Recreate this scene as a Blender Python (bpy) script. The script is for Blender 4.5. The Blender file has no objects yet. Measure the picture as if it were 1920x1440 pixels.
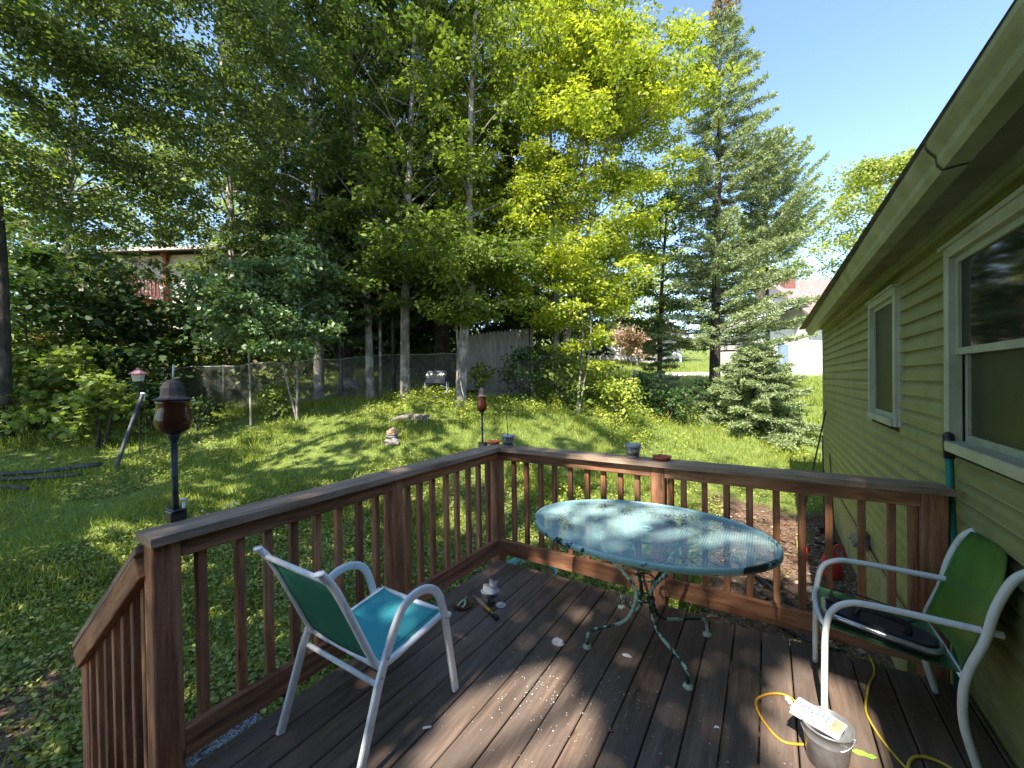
import bpy, math, random
import numpy as np
from mathutils import Vector, Matrix
random.seed(7); RNG=np.random.default_rng(7)
S=bpy.context.scene; COL=S.collection; PI=math.pi
# ---------------------------------------------------------------- camera, world, sun
H=1.6; F=757.4
MR=np.array([[.84462766,.00721573,.53530557],[.53515869,.01564073,-.84460674],[-.01446702,.99985164,.00934904]])
cd=bpy.data.cameras.new('camera'); cam=bpy.data.objects.new('camera',cd); COL.objects.link(cam)
m4=Matrix([list(MR[i])+[0] for i in range(3)]+[[0,0,0,1]]); m4.translation=Vector((0,0,H)); cam.matrix_world=m4
cd.sensor_width=36; cd.lens=F/1920*36; cd.clip_end=500; cd.clip_start=.05
S.camera=cam
S.view_settings.view_transform='Standard'; S.view_settings.look='None'; S.view_settings.exposure=1.55; S.view_settings.gamma=1
SUN_EL=math.radians(48.7); SUN_AZ=math.radians(180-2.0)     # azimuth from +Y clockwise: the sun stands behind the camera
W=bpy.data.worlds.new('World'); S.world=W; W.use_nodes=True
nt=W.node_tree; bg=nt.nodes['Background']; sk=nt.nodes.new('ShaderNodeTexSky'); sk.sky_type='NISHITA'; sk.sun_disc=False
sk.sun_elevation=SUN_EL; sk.sun_rotation=SUN_AZ; sk.air_density=1.0; sk.dust_density=.2; sk.ozone_density=2.2
nt.links.new(sk.outputs[0],bg.inputs[0]); bg.inputs[1].default_value=.15
sd=bpy.data.lights.new('sun','SUN'); sd.energy=4.9; sd.angle=math.radians(.53); sd.color=(1,.93,.82)
so=bpy.data.objects.new('sun',sd); COL.objects.link(so)
sdir=Vector((math.sin(SUN_AZ)*math.cos(SUN_EL),math.cos(SUN_AZ)*math.cos(SUN_EL),math.sin(SUN_EL)))
so.rotation_euler=sdir.to_track_quat('Z','Y').to_euler()
S.cycles.max_bounces=8; S.cycles.transparent_max_bounces=16; S.cycles.diffuse_bounces=4; S.cycles.glossy_bounces=3; S.cycles.transmission_bounces=6
TAN=math.tan(SUN_EL)
# ---------------------------------------------------------------- geometry helpers
def at(px,py,d):   # photo pixel at forward depth d -> point in the world
    r=MR@np.array([(px-960)/F,-(py-720)/F,-1.0]); return np.array([0,0,H])+r*d
UX=np.array([.8451,.5346,0]); FW=np.array([-.5352,.8447,0])
def tag(o,label=None,cat=None,group=None,kind=None):
    if label: o['label']=label
    if cat: o['category']=cat
    if group: o['group']=group
    if kind: o['kind']=kind
    return o
def empty(name,loc,label,cat,group=None,rz=0):
    o=bpy.data.objects.new(name,None); COL.objects.link(o); o.location=loc; o.rotation_euler=(0,0,rz)
    o.empty_display_size=.1
    return tag(o,label,cat,group)
def link(name,me,mat,parent=None,smooth=False):
    o=bpy.data.objects.new(name,me); COL.objects.link(o)
    for m in (mat if isinstance(mat,(list,tuple)) else [mat]): me.materials.append(m)
    if smooth and len(me.polygons): me.polygons.foreach_set('use_smooth',np.ones(len(me.polygons),bool))
    if parent:
        o.parent=parent
        o.matrix_parent_inverse=Matrix.LocRotScale(parent.location,parent.rotation_euler,parent.scale).inverted()
    return o
class MB:
    def __init__(s): s.V=[];s.F=[];s.G=[];s.T=[];s.M=[];s.n=0;s.mi=0
    def add(s,V,F,G=None,tone=None):
        V=[tuple(map(float,v)) for v in V]
        if tone is None: tone=random.random()
        s.V+=V; s.F+=[tuple(i+s.n for i in f) for f in F]; s.M+=[s.mi]*len(F)
        s.G+= G if G is not None else V
        s.T+=[tone]*len(V); s.n+=len(V); return s
    def box(s,c,size,R=None,tone=None,bev=0.0):
        hx,hy,hz=[a/2 for a in size]; c=np.array(c,float)
        R=np.eye(3) if R is None else np.array(R)
        L=int(np.argmax(size)); oth=[i for i in range(3) if i!=L]; off=[random.random()*20 for _ in range(3)]
        if bev>0:
            b=min(bev,hx*.45,hy*.45,hz*.45); V=[];
            for sx in(-1,1):
                for sy in(-1,1):
                    for sz in(-1,1):
                        V+= [(sx*(hx-b),sy*(hy-b),sz*hz),(sx*(hx-b),sy*hy,sz*(hz-b)),(sx*hx,sy*(hy-b),sz*(hz-b))]
            idx=lambda sx,sy,sz,k:((sx>0)*4+(sy>0)*2+(sz>0))*3+k
            Fc=[]
            for z in(-1,1): Fc.append([idx(-1,-1,z,0),idx(1,-1,z,0),idx(1,1,z,0),idx(-1,1,z,0)])
            for y in(-1,1): Fc.append([idx(-1,y,-1,1),idx(1,y,-1,1),idx(1,y,1,1),idx(-1,y,1,1)])
            for x in(-1,1): Fc.append([idx(x,-1,-1,2),idx(x,1,-1,2),idx(x,1,1,2),idx(x,-1,1,2)])
            for y in(-1,1):
                for z in(-1,1): Fc.append([idx(-1,y,z,0),idx(1,y,z,0),idx(1,y,z,1),idx(-1,y,z,1)])
            for x in(-1,1):
                for z in(-1,1): Fc.append([idx(x,-1,z,0),idx(x,1,z,0),idx(x,1,z,2),idx(x,-1,z,2)])
            for x in(-1,1):
                for y in(-1,1): Fc.append([idx(x,y,-1,1),idx(x,y,1,1),idx(x,y,1,2),idx(x,y,-1,2)])
            for x in(-1,1):
                for y in(-1,1):
                    for z in(-1,1): Fc.append([idx(x,y,z,0),idx(x,y,z,1),idx(x,y,z,2)])
            F2=[]
            for f in Fc:
                a,b_,c_=[np.array(V[i]) for i in f[:3]]; nrm=np.cross(b_-a,c_-a); ctr=np.mean([V[i] for i in f],axis=0)
                F2.append(tuple(f) if np.dot(nrm,ctr)>0 else tuple(reversed(f)))
            Fc=F2
        else:
            V=[(x*hx,y*hy,z*hz) for x in(-1,1) for y in(-1,1) for z in(-1,1)]
            Fc=[(0,1,3,2),(4,6,7,5),(0,4,5,1),(2,3,7,6),(0,2,6,4),(1,5,7,3)]
        G=[(v[L]+off[0],v[oth[0]]+off[1],v[oth[1]]+off[2]) for v in V]
        W_=[c+R@np.array(v) for v in V]
        return s.add(W_,Fc,G,tone)
    def beam(s,p,q,w,h,up=(0,0,1),tone=None,bev=0.0):   # board from p to q, width w (sideways) height h (up)
        p=np.array(p,float);q=np.array(q,float);d=q-p;L=np.linalg.norm(d);d/=L
        sd_=np.cross(d,up);sd_/=np.linalg.norm(sd_);u=np.cross(sd_,d)
        R=np.array([d,sd_,u]).T
        return s.box((p+q)/2,(L,w,h),R,tone,bev)
    def tube(s,path,r,n=8,cap=True,tone=None,closed=False,flat=None):
        P=[np.array(p,float) for p in path]; k=len(P); rr=r if hasattr(r,'__len__') else [r]*k
        V=[];Fc=[];G=[];prev=None;Ln=0;off=random.random()*20
        for i,p in enumerate(P):
            if closed: t=P[(i+1)%k]-P[i-1]
            else: t=P[min(i+1,k-1)]-P[max(i-1,0)]
            t=t/(np.linalg.norm(t)+1e-9)
            if prev is None:
                a=np.array([0,0,1.]) if abs(t[2])<.9 else np.array([1.,0,0]); u=np.cross(t,a);
            else: u=prev-t*np.dot(prev,t)
            u/=np.linalg.norm(u)+1e-9; v=np.cross(t,u); prev=u
            if i: Ln+=np.linalg.norm(P[i]-P[i-1])
            for j in range(n):
                a=2*PI*j/n; ru=rr[i]; rv=rr[i]*(flat or 1)
                V.append(p+ru*math.cos(a)*u+rv*math.sin(a)*v); G.append((Ln+off,ru*math.cos(a)+off,rv*math.sin(a)))
        m=k if closed else k-1
        for i in range(m):
            for j in range(n):
                a=i*n+j;b=i*n+(j+1)%n;c=((i+1)%k)*n+(j+1)%n;d=((i+1)%k)*n+j
                Fc.append((a,b,c,d))
        if cap and not closed: Fc.append(tuple(range(n))[::-1]); Fc.append(tuple((k-1)*n+j for j in range(n)))
        return s.add(V,Fc,G,tone)
    def lathe(s,prof,c=(0,0,0),n=24,axis=None,tone=None):   # prof: (r,z); closed ends if r==0
        c=np.array(c,float);R=np.eye(3) if axis is None else axis;V=[];Fc=[];k=len(prof)
        for r,z in prof:
            for j in range(n):
                a=2*PI*j/n;V.append(c+R@np.array([r*math.cos(a),r*math.sin(a),z]))
        for i in range(k-1):
            for j in range(n): Fc.append((i*n+j,i*n+(j+1)%n,(i+1)*n+(j+1)%n,(i+1)*n+j))
        return s.add(V,Fc,None,tone)
    def prism(s,poly,p0,ex,ey,ez,tone=None):   # 2D polygon in ex,ey from p0, extruded along ez
        p0,ex,ey,ez=[np.array(a,float) for a in(p0,ex,ey,ez)];n=len(poly)
        V=[p0+ex*a+ey*b for a,b in poly]+[p0+ex*a+ey*b+ez for a,b in poly]
        Fc=[tuple(range(n))[::-1],tuple(range(n,2*n))]+[(i,(i+1)%n,n+(i+1)%n,n+i) for i in range(n)]
        return s.add(V,Fc,None,tone)
    def build(s,name,mat,parent=None,smooth=False):
        me=bpy.data.meshes.new(name); me.from_pydata(s.V,[],s.F)
        a=me.attributes.new('gc','FLOAT_VECTOR','POINT'); a.data.foreach_set('vector',np.array(s.G,np.float32).ravel())
        t=me.attributes.new('tone','FLOAT','POINT'); t.data.foreach_set('value',np.array(s.T,np.float32))
        if max(s.M): me.polygons.foreach_set('material_index',np.array(s.M,np.int32))
        return link(name,me,mat,parent,smooth)
def rotz(a): c,s=math.cos(a),math.sin(a); return np.array([[c,-s,0],[s,c,0],[0,0,1]])
def spline(pts,n=8):
    P=[np.array(p,float) for p in pts];out=[]
    for i in range(len(P)-1):
        p0=P[max(i-1,0)];p1=P[i];p2=P[i+1];p3=P[min(i+2,len(P)-1)]
        for k in range(n):
            t=k/n;out.append(.5*((2*p1)+(-p0+p2)*t+(2*p0-5*p1+4*p2-p3)*t*t+(-p0+3*p1-3*p2+p3)*t**3))
    out.append(P[-1]);return out
def ring(r,c,n=32,ry=None): return [(c[0]+r*math.cos(2*PI*i/n),c[1]+(ry or r)*math.sin(2*PI*i/n),c[2]) for i in range(n)]
# ---------------------------------------------------------------- leaf clouds
KITE=[(0,0,0),(.32,.45,.06),(0,1,0),(-.32,.45,.06)]
NEED=[(0,0,0),(.09,.5,0),(0,1,0),(-.09,.5,0)]
BLADE=[(-.035,0,0),(.035,0,0),(.0,1,.0)]
LOBE=[(0,0,0),(.2,-.08,.0),(.5,.2,.05),(.3,.38,.02),(.42,.68,.05),(.15,.66,.0),(0,1,-.03),(-.15,.66,0),(-.42,.68,.05),(-.3,.38,.02),(-.5,.2,.05),(-.2,-.08,0)]
OVAL=[(0,0,0),(.28,.25,.04),(.3,.6,.04),(0,1,0),(-.3,.6,.04),(-.28,.25,.04)]
def leaves(name,P,N,D,size,mat,parent=None,tone=None,shape=KITE,rng=RNG):
    """P positions, N normals, D leaf pointing dirs, one polygon per leaf"""
    n=len(P);T=np.array(shape,float);k=len(T)
    D=D-N*np.sum(D*N,1,keepdims=True);D/=np.linalg.norm(D,axis=1,keepdims=True)+1e-9
    U=np.cross(D,N);size=np.broadcast_to(size,(n,)).reshape(n,1,1)
    V=P[:,None,:]+size*(T[None,:,0:1]*U[:,None,:]+T[None,:,1:2]*D[:,None,:]+T[None,:,2:3]*N[:,None,:])
    me=bpy.data.meshes.new(name);me.vertices.add(n*k);me.vertices.foreach_set('co',V.astype(np.float32).ravel())
    me.loops.add(n*k);me.loops.foreach_set('vertex_index',np.arange(n*k,dtype=np.int32))
    me.polygons.add(n);me.polygons.foreach_set('loop_start',np.arange(0,n*k,k,dtype=np.int32))
    me.update(calc_edges=True)
    t=me.attributes.new('tone','FLOAT','POINT')
    tone=rng.random(n) if tone is None else tone
    t.data.foreach_set('value',np.repeat(tone,k).astype(np.float32))
    return link(name,me,mat,parent)
def nrm(a): return a/(np.linalg.norm(a,axis=1,keepdims=True)+1e-9)
def spread(C,n,r,flat=.45,rng=RNG,up=.9,tilt=.6,toneamp=.5,droop=.0):
    """n leaves round each cluster centre; returns P,N,D,tone"""
    k=len(C);r=np.broadcast_to(r,(k,))
    off=rng.normal(size=(k,n,3));off/=np.linalg.norm(off,axis=2,keepdims=True);off*=rng.random((k,n,1))**.5
    off[:,:,2]*=flat
    P=(C[:,None,:]+off*r[:,None,None]);P[:,:,2]-=droop*(off[:,:,0]**2+off[:,:,1]**2)*r[:,None]
    P=P.reshape(-1,3)
    N=nrm(np.array([0,0,up])+tilt*rng.normal(size=(k*n,3))+.25*off.reshape(-1,3))
    D=nrm(off.reshape(-1,3)+np.array([0,0,-.35])+.5*rng.normal(size=(k*n,3)))
    ct=rng.random(k)*toneamp+(1-toneamp)/2
    tone=np.clip(np.repeat(ct,n)+rng.normal(size=k*n)*.18,0,1)
    return P,N,D,tone
# ---------------------------------------------------------------- materials
def mat(name,base=(.5,.5,.5),rough=.7,metal=0,spec=.5,build=None,**kw):
    m=bpy.data.materials.new(name);m.use_nodes=True;n=m.node_tree.nodes;b=n['Principled BSDF']
    b.inputs['Base Color'].default_value=(*base,1);b.inputs['Roughness'].default_value=rough;b.inputs['Metallic'].default_value=metal
    b.inputs['Specular IOR Level'].default_value=spec
    for k,v in kw.items(): b.inputs[k.replace('_',' ')].default_value=v
    if build: build(m.node_tree,n,m.node_tree.links,b)
    return m
def N(n,t,**kw):
    o=n.new(t)
    for k,v in kw.items():
        if k in o.inputs: o.inputs[k].default_value=v
        else: setattr(o,k,v)
    return o
def ramp(n,l,src,stops):
    r=n.new('ShaderNodeValToRGB');e=r.color_ramp.elements
    while len(e)<len(stops): e.new(.5)
    for i,(p,c) in enumerate(stops): e[i].position=p;e[i].color=(*c,1) if len(c)==3 else c
    l.new(src,r.inputs[0]);return r.outputs[0]
def mixc(n,l,f,a,b,mode='MIX'):
    o=n.new('ShaderNodeMix');o.data_type='RGBA';o.blend_type=mode
    for s,v in((0,f),(6,a),(7,b)):
        if hasattr(v,'links') or hasattr(v,'is_linked'): l.new(v,o.inputs[s])
        else: o.inputs[s].default_value=v if s==0 else (*v,1)
    return o.outputs[2]
def math_(n,l,op,a,b=None,c=None):
    o=n.new('ShaderNodeMath');o.operation=op
    for i,v in enumerate((a,b,c)):
        if v is None: continue
        if hasattr(v,'is_linked'): l.new(v,o.inputs[i])
        else: o.inputs[i].default_value=v
    return o.outputs[0]
def objco(n): return n.new('ShaderNodeTexCoord').outputs['Object']
def noise(n,l,co,scale,detail=4,rough=.55,dist=0):
    o=n.new('ShaderNodeTexNoise');o.inputs['Scale'].default_value=scale;o.inputs['Detail'].default_value=detail;o.inputs['Roughness'].default_value=rough;o.inputs['Distortion'].default_value=dist
    if co is not None: l.new(co,o.inputs['Vector'])
    return o.outputs[0]
def bump(n,l,b,h,strength=.3,dist=.01):
    o=n.new('ShaderNodeBump');o.inputs['Strength'].default_value=strength;o.inputs['Distance'].default_value=dist
    l.new(h,o.inputs['Height']);l.new(o.outputs[0],b.inputs['Normal'])
def attr(n,name): a=n.new('ShaderNodeAttribute');a.attribute_name=name;return a
def mapping(n,l,co,sc=(1,1,1),loc=(0,0,0)):
    o=n.new('ShaderNodeMapping');o.inputs['Scale'].default_value=sc;o.inputs['Location'].default_value=loc;l.new(co,o.inputs[0]);return o.outputs[0]
def wood(name,stops,grey=(.2,.19,.18),greyamt=.2,rough=.75,vary=.35):
    def f(t,n,l,b):
        g=attr(n,'gc').outputs['Vector'];tn=attr(n,'tone').outputs['Fac']
        oi=n.new('ShaderNodeObjectInfo').outputs['Random']
        a=noise(n,l,mapping(n,l,g,(1.6,22,22)),1.0,5,.6,1.2)
        fine=noise(n,l,mapping(n,l,g,(9,150,150)),1.0,4,.7)
        band=noise(n,l,mapping(n,l,g,(.9,9,9)),1.0,3,.5,2.2)
        v=math_(n,l,'MULTIPLY_ADD',band,.55,math_(n,l,'MULTIPLY',a,.5))
        v=math_(n,l,'ADD',v,math_(n,l,'MULTIPLY_ADD',fine,.45,-.26))
        c=ramp(n,l,v,stops)
        blot=noise(n,l,mapping(n,l,g,(2,5,5)),1.3,4,.6)
        gf=math_(n,l,'MULTIPLY',ramp(n,l,blot,[(.35,(0,0,0)),(.7,(1,1,1))]),greyamt)
        c=mixc(n,l,gf,c,grey)
        s=math_(n,l,'MULTIPLY_ADD',math_(n,l,'ADD',tn,oi),vary,1-vary)
        c=mixc(n,l,1.0,c,s,'MULTIPLY')
        # knots
        vo=n.new('ShaderNodeTexVoronoi');vo.inputs['Scale'].default_value=1.0;l.new(mapping(n,l,g,(2.2,7,7)),vo.inputs[0])
        kf=ramp(n,l,vo.outputs['Distance'],[(.03,(1,1,1)),(.09,(0,0,0))])
        c=mixc(n,l,math_(n,l,'MULTIPLY',kf,.75),c,(.025,.013,.008))
        l.new(c,b.inputs['Base Color']);bump(n,l,b,math_(n,l,'ADD',fine,a),.22,.003)
    return mat(name,rough=rough,spec=.3,build=f)
M={}
M['wood']=wood('red_brown_wood',[(.3,(.09,.032,.014)),(.48,(.30,.122,.056)),(.68,(.52,.26,.13))],(.24,.16,.115),.35)
M['cap']=wood('weathered_cap_wood',[(.3,(.10,.06,.038)),(.5,(.28,.185,.125)),(.7,(.45,.32,.23))],(.34,.265,.20),.45,vary=.15)
M['deck']=wood('weathered_deck_wood',[(.28,(.055,.036,.027)),(.5,(.145,.098,.072)),(.72,(.28,.195,.14))],(.155,.125,.105),.75,.6,.3)
def noisy(name,c1,c2,scale=8,rough=.7,metal=0,bs=.2,thr=(.4,.6),detail=5,bd=.01,spec=.5):
    def f(t,n,l,b):
        v=noise(n,l,objco(n),scale,detail);l.new(ramp(n,l,v,[(thr[0],c1),(thr[1],c2)]),b.inputs['Base Color']);bump(n,l,b,v,bs,bd)
    return mat(name,rough=rough,metal=metal,spec=spec,build=f)
def leafmat(name,cA,cB,trans=.35,cC=None,rough=.55,spec=.35):
    m=bpy.data.materials.new(name);m.use_nodes=True;n=m.node_tree.nodes;l=m.node_tree.links;b=n['Principled BSDF']
    tn=attr(n,'tone').outputs['Fac']
    st=[(0.05,cA),(.85,cB)]
    if cC: st.append((.97,cC))
    c=ramp(n,l,tn,st);l.new(c,b.inputs['Base Color']);b.inputs['Roughness'].default_value=rough;b.inputs['Specular IOR Level'].default_value=spec
    tr=n.new('ShaderNodeBsdfTranslucent');l.new(mixc(n,l,1.0,c,(1.2,1.25,.45),'MULTIPLY'),tr.inputs[0])
    mx=n.new('ShaderNodeMixShader');mx.inputs[0].default_value=trans;l.new(b.outputs[0],mx.inputs[1]);l.new(tr.outputs[0],mx.inputs[2])
    l.new(mx.outputs[0],n['Material Output'].inputs[0]);return m
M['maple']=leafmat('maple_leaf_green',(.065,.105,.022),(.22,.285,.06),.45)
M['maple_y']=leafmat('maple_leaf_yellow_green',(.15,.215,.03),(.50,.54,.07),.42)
M['maple_d']=leafmat('shaded_maple_leaf',(.045,.075,.028),(.145,.195,.06),.42)  # darker copy of the maple green, shade put into the leaf colour
M['sapling']=leafmat('pale_sapling_leaf',(.09,.16,.06),(.22,.31,.14),.3,(.42,.5,.34),.4,.6)
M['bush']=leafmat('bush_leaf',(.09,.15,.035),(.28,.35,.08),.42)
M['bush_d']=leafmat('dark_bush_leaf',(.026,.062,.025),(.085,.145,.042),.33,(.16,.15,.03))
M['vine']=leafmat('vine_leaf',(.08,.12,.03),(.22,.24,.06),.35,(.22,.14,.04))
M['hemlock']=leafmat('hemlock_needle',(.026,.05,.022),(.09,.13,.055),.2)
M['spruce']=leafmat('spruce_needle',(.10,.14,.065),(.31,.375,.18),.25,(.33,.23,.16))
M['farleaf']=leafmat('distant_leaf',(.18,.25,.05),(.44,.47,.13),.4)
M['redleaf']=leafmat('red_plum_leaf',(.32,.18,.15),(.58,.44,.38),.3)
M['bluec']=leafmat('blue_conifer_needle',(.07,.10,.12),(.16,.2,.22),.15)
M['grass']=leafmat('lawn_grass_blade',(.14,.19,.03),(.41,.465,.08),.4,(.56,.52,.20))
M['weed']=leafmat('ground_weed_leaf',(.14,.19,.05),(.40,.45,.13),.4,(.52,.46,.2))
M['weed_y']=leafmat('sunny_weed_leaf',(.18,.25,.04),(.50,.54,.11),.42)
M['dryleaf']=leafmat('dry_leaf',(.10,.055,.03),(.34,.22,.13),.1,(.5,.42,.32))
M['petal']=leafmat('white_petal',(.6,.6,.58),(.8,.8,.78),.3)
def barkf(c1,c2,c3):
    def f(t,n,l,b):
        g=attr(n,'gc').outputs['Vector'];a=noise(n,l,mapping(n,l,objco(n),(14,14,3)),1.5,6,.65,.6)
        bl=noise(n,l,objco(n),3.2,4)
        c=mixc(n,l,ramp(n,l,bl,[(.45,(0,0,0)),(.62,(1,1,1))]),ramp(n,l,a,[(.35,c1),(.6,c2)]),ramp(n,l,a,[(.3,c2),(.6,c3)]))
        l.new(c,b.inputs['Base Color']);bump(n,l,b,a,.8,.03)
    return f
M['bark']=mat('grey_bark',rough=.9,build=barkf((.07,.06,.052),(.22,.195,.175),(.42,.39,.35)))
M['bark_d']=mat('dark_bark',rough=.95,build=barkf((.02,.016,.013),(.055,.045,.038),(.10,.09,.078)))
M['ground']=None
def groundf(t,n,l,b):
    co=objco(n);a=noise(n,l,co,.9,5,.6,.3);f=noise(n,l,co,26,5,.7);big=noise(n,l,co,.25,3)
    green=ramp(n,l,f,[(.3,(.055,.085,.022)),(.5,(.15,.20,.045)),(.7,(.30,.32,.10))])
    dirt=ramp(n,l,f,[(.3,(.06,.035,.025)),(.5,(.15,.095,.066)),(.7,(.30,.21,.155))])
    # bare soil beside the deck and the house wall
    sp=n.new('ShaderNodeSeparateXYZ');l.new(co,sp.inputs[0])
    dx=math_(n,l,'ABSOLUTE',math_(n,l,'SUBTRACT',sp.outputs[0],-.55));dy=math_(n,l,'SUBTRACT',sp.outputs[1],1.0)
    mx=math_(n,l,'MAXIMUM',math_(n,l,'SUBTRACT',dx,2.5),math_(n,l,'SUBTRACT',dy,3.0))
    strip=math_(n,l,'MAXIMUM',math_(n,l,'SUBTRACT',-.6,sp.outputs[0]),math_(n,l,'SUBTRACT',sp.outputs[1],8.2))
    b2=math_(n,l,'MAXIMUM',math_(n,l,'SUBTRACT',math_(n,l,'ABSOLUTE',math_(n,l,'ADD',sp.outputs[0],3.3)),1.4),math_(n,l,'SUBTRACT',sp.outputs[1],.75));d=math_(n,l,'MINIMUM',math_(n,l,'MINIMUM',mx,strip),b2)
    d=math_(n,l,'ADD',d,math_(n,l,'MULTIPLY_ADD',a,1.6,-.8))
    k=ramp(n,l,d,[(.0,(1,1,1)),(.45,(0,0,0))])
    patch=ramp(n,l,a,[(.62,(0,0,0)),(.72,(1,1,1))])
    kk=math_(n,l,'MAXIMUM',k,math_(n,l,'MULTIPLY',patch,.6))
    c=mixc(n,l,kk,green,dirt);l.new(c,b.inputs['Base Color']);bump(n,l,b,f,.9,.03)
M['ground']=mat('lawn_soil',rough=1,spec=.1,build=groundf)
def sidingf(t,n,l,b):
    co=objco(n);a=noise(n,l,mapping(n,l,co,(3,.6,3)),2.2,5,.6);s=noise(n,l,mapping(n,l,co,(10,6,1.2)),1.2,4)
    c=mixc(n,l,ramp(n,l,a,[(.35,(0,0,0)),(.7,(1,1,1))]),(.235,.24,.098),(.315,.31,.135))
    c=mixc(n,l,ramp(n,l,s,[(.5,(0,0,0)),(.75,(.6,.6,.6))]),c,(.15,.165,.07))
    l.new(c,b.inputs['Base Color']);bump(n,l,b,s,.05,.002)
M['siding']=mat('olive_vinyl_siding',rough=.5,spec=.4,build=sidingf)
M['trim']=noisy('pale_green_trim',(.34,.355,.25),(.44,.45,.34),5,.45,bs=.03)
M['gutter']=noisy('dirty_gutter_paint',(.24,.25,.13),(.42,.42,.26),5,.45,bs=.05,thr=(.35,.65))
M['soffit']=noisy('soffit_panel',(.20,.20,.13),(.30,.30,.21),3,.6,bs=.05)
M['shingle']=noisy('roof_shingle',(.14,.12,.11),(.26,.23,.21),14,.95,bs=.5)
M['concrete']=noisy('painted_foundation',(.30,.30,.13),(.42,.40,.2),6,.85,bs=.3)
M['glass']=mat('dark_window_glass',(.014,.017,.012),.05,spec=.22)
M['screen']=noisy('insect_screen',(.035,.042,.022),(.05,.058,.03),3,.45,bs=0,spec=.25)
M['sash']=noisy('window_sash',(.30,.33,.24),(.38,.41,.31),6,.4,bs=.02)
M['white_tube']=noisy('white_painted_tube',(.62,.63,.66),(.80,.81,.83),22,.35,bs=.05,thr=(.3,.45))
M['cream_tube']=noisy('cream_painted_tube',(.50,.48,.42),(.70,.69,.63),16,.4,bs=.05,thr=(.3,.45))
def slingf(t,n,l,b):
    co=objco(n);w=noise(n,l,mapping(n,l,co,(1,1,1)),220,2);a=noise(n,l,co,3,4)
    c=mixc(n,l,a,(.03,.27,.31),(.06,.42,.44));c=mixc(n,l,.18,c,w,'MULTIPLY');l.new(c,b.inputs['Base Color']);bump(n,l,b,w,.2,.001)
M['sling']=mat('teal_sling_fabric',rough=.7,build=slingf)
def slingbf(t,n,l,b):
    co=objco(n);w=noise(n,l,co,220,2);a=noise(n,l,co,4,4)
    c=mixc(n,l,a,(.012,.13,.085),(.03,.22,.14));l.new(c,b.inputs['Base Color']);bump(n,l,b,w,.2,.001)
M['slingb']=mat('green_sling_back_fabric',rough=.7,build=slingbf)
M['green']=noisy('green_metal_paint',(.035,.13,.02),(.06,.19,.03),5,.42,bs=.04)
M['greenseat']=noisy('seat_green_paint',(.035,.12,.05),(.07,.20,.09),4,.4,bs=.04)
M['black']=noisy('black_plastic',(.012,.012,.014),(.03,.03,.033),12,.4,bs=.05)
M['navy']=noisy('navy_enamel',(.012,.016,.032),(.03,.036,.055),9,.28,bs=.03)
M['silver']=noisy('brushed_silver',(.45,.46,.47),(.62,.62,.62),18,.3,metal=.8,bs=.05)
M['galv']=noisy('galvanised_metal',(.30,.34,.37),(.50,.54,.57),24,.42,metal=.55,bs=.06)
M['galv_dark']=noisy('dull_bucket_metal',(.24,.24,.245),(.38,.38,.38),10,.35,metal=.5,bs=.05)
M['terracotta']=noisy('terracotta',(.42,.085,.03),(.56,.15,.06),12,.7,bs=.1)
M['ink']=mat('black_ink',(.015,.015,.02),.7)
M['paper']=noisy('wrinkled_paper',(.42,.44,.49),(.56,.57,.60),7,.8,bs=.3)
M['print']=noisy('blue_grey_print',(.12,.16,.27),(.24,.28,.38),60,.8,bs=.05)
M['plasticbag']=mat('clear_plastic_bag',(.75,.78,.82),.15,build=None,Transmission_Weight=.5)
M['tray']=noisy('rusty_brown_tray',(.06,.03,.012),(.20,.10,.035),14,.5,bs=.2)
M['yellow']=mat('yellow_plastic',(.75,.45,.03),.4)
M['mint']=mat('mint_plastic',(.33,.60,.36),.4)
M['cord']=noisy('orange_cord',(.62,.30,.015),(.74,.40,.03),20,.5,bs=.05)
M['ycord']=noisy('yellow_cord',(.60,.45,.03),(.72,.56,.06),20,.5,bs=.05)
M['torchmetal']=noisy('dark_torch_metal',(.012,.014,.018),(.035,.038,.045),20,.5,metal=.3,bs=.1)
M['torchcap']=noisy('torch_cap_metal',(.022,.02,.02),(.065,.05,.045),14,.6,metal=.1,bs=.1)
M['amber']=mat('amber_glass',(.05,.013,.007),.16,spec=.4)
M['teal_tub']=mat('teal_plastic',(.16,.42,.36),.4)
M['red']=noisy('red_plastic',(.42,.01,.02),(.58,.03,.04),6,.35,bs=.03)
M['stone']=noisy('field_stone',(.12,.11,.10),(.28,.26,.24),9,.9,bs=.6,bd=.03)
M['stone_t']=noisy('tan_stone',(.33,.20,.12),(.48,.32,.2),9,.9,bs=.5,bd=.02)
M['greywood']=wood('silver_grey_wood',[(.25,(.10,.09,.085)),(.5,(.19,.18,.17)),(.8,(.28,.265,.25))],(.3,.29,.28),.5,.9,.2)
M['stump']=wood('old_stump_wood',[(.25,(.07,.055,.045)),(.5,(.2,.165,.14)),(.8,(.34,.29,.25))],(.2,.18,.16),.5,.95,.2)
M['pipe']=noisy('black_pipe',(.016,.02,.026),(.05,.056,.064),8,.6,bs=.1)
M['hose']=mat('pale_hose',(.55,.62,.58),.5)
M['wire']=noisy('galvanised_wire',(.19,.19,.18),(.32,.32,.30),8,.5,metal=.1,bs=.05)
M['tealpole']=mat('teal_green_pole',(.01,.16,.12),.35)
M['whitewall']=noisy('white_house_siding',(.55,.53,.54),(.66,.64,.64),2,.7,bs=.05)
M['pinkwall']=noisy('pale_pink_grey_siding',(.42,.36,.35),(.52,.46,.45),2,.8,bs=.05)
M['porchred']=noisy('red_stained_wood',(.17,.04,.026),(.26,.07,.045),4,.7,bs=.1)
M['brick']=noisy('red_brick',(.16,.06,.05),(.25,.10,.08),30,.9,bs=.3)
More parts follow.
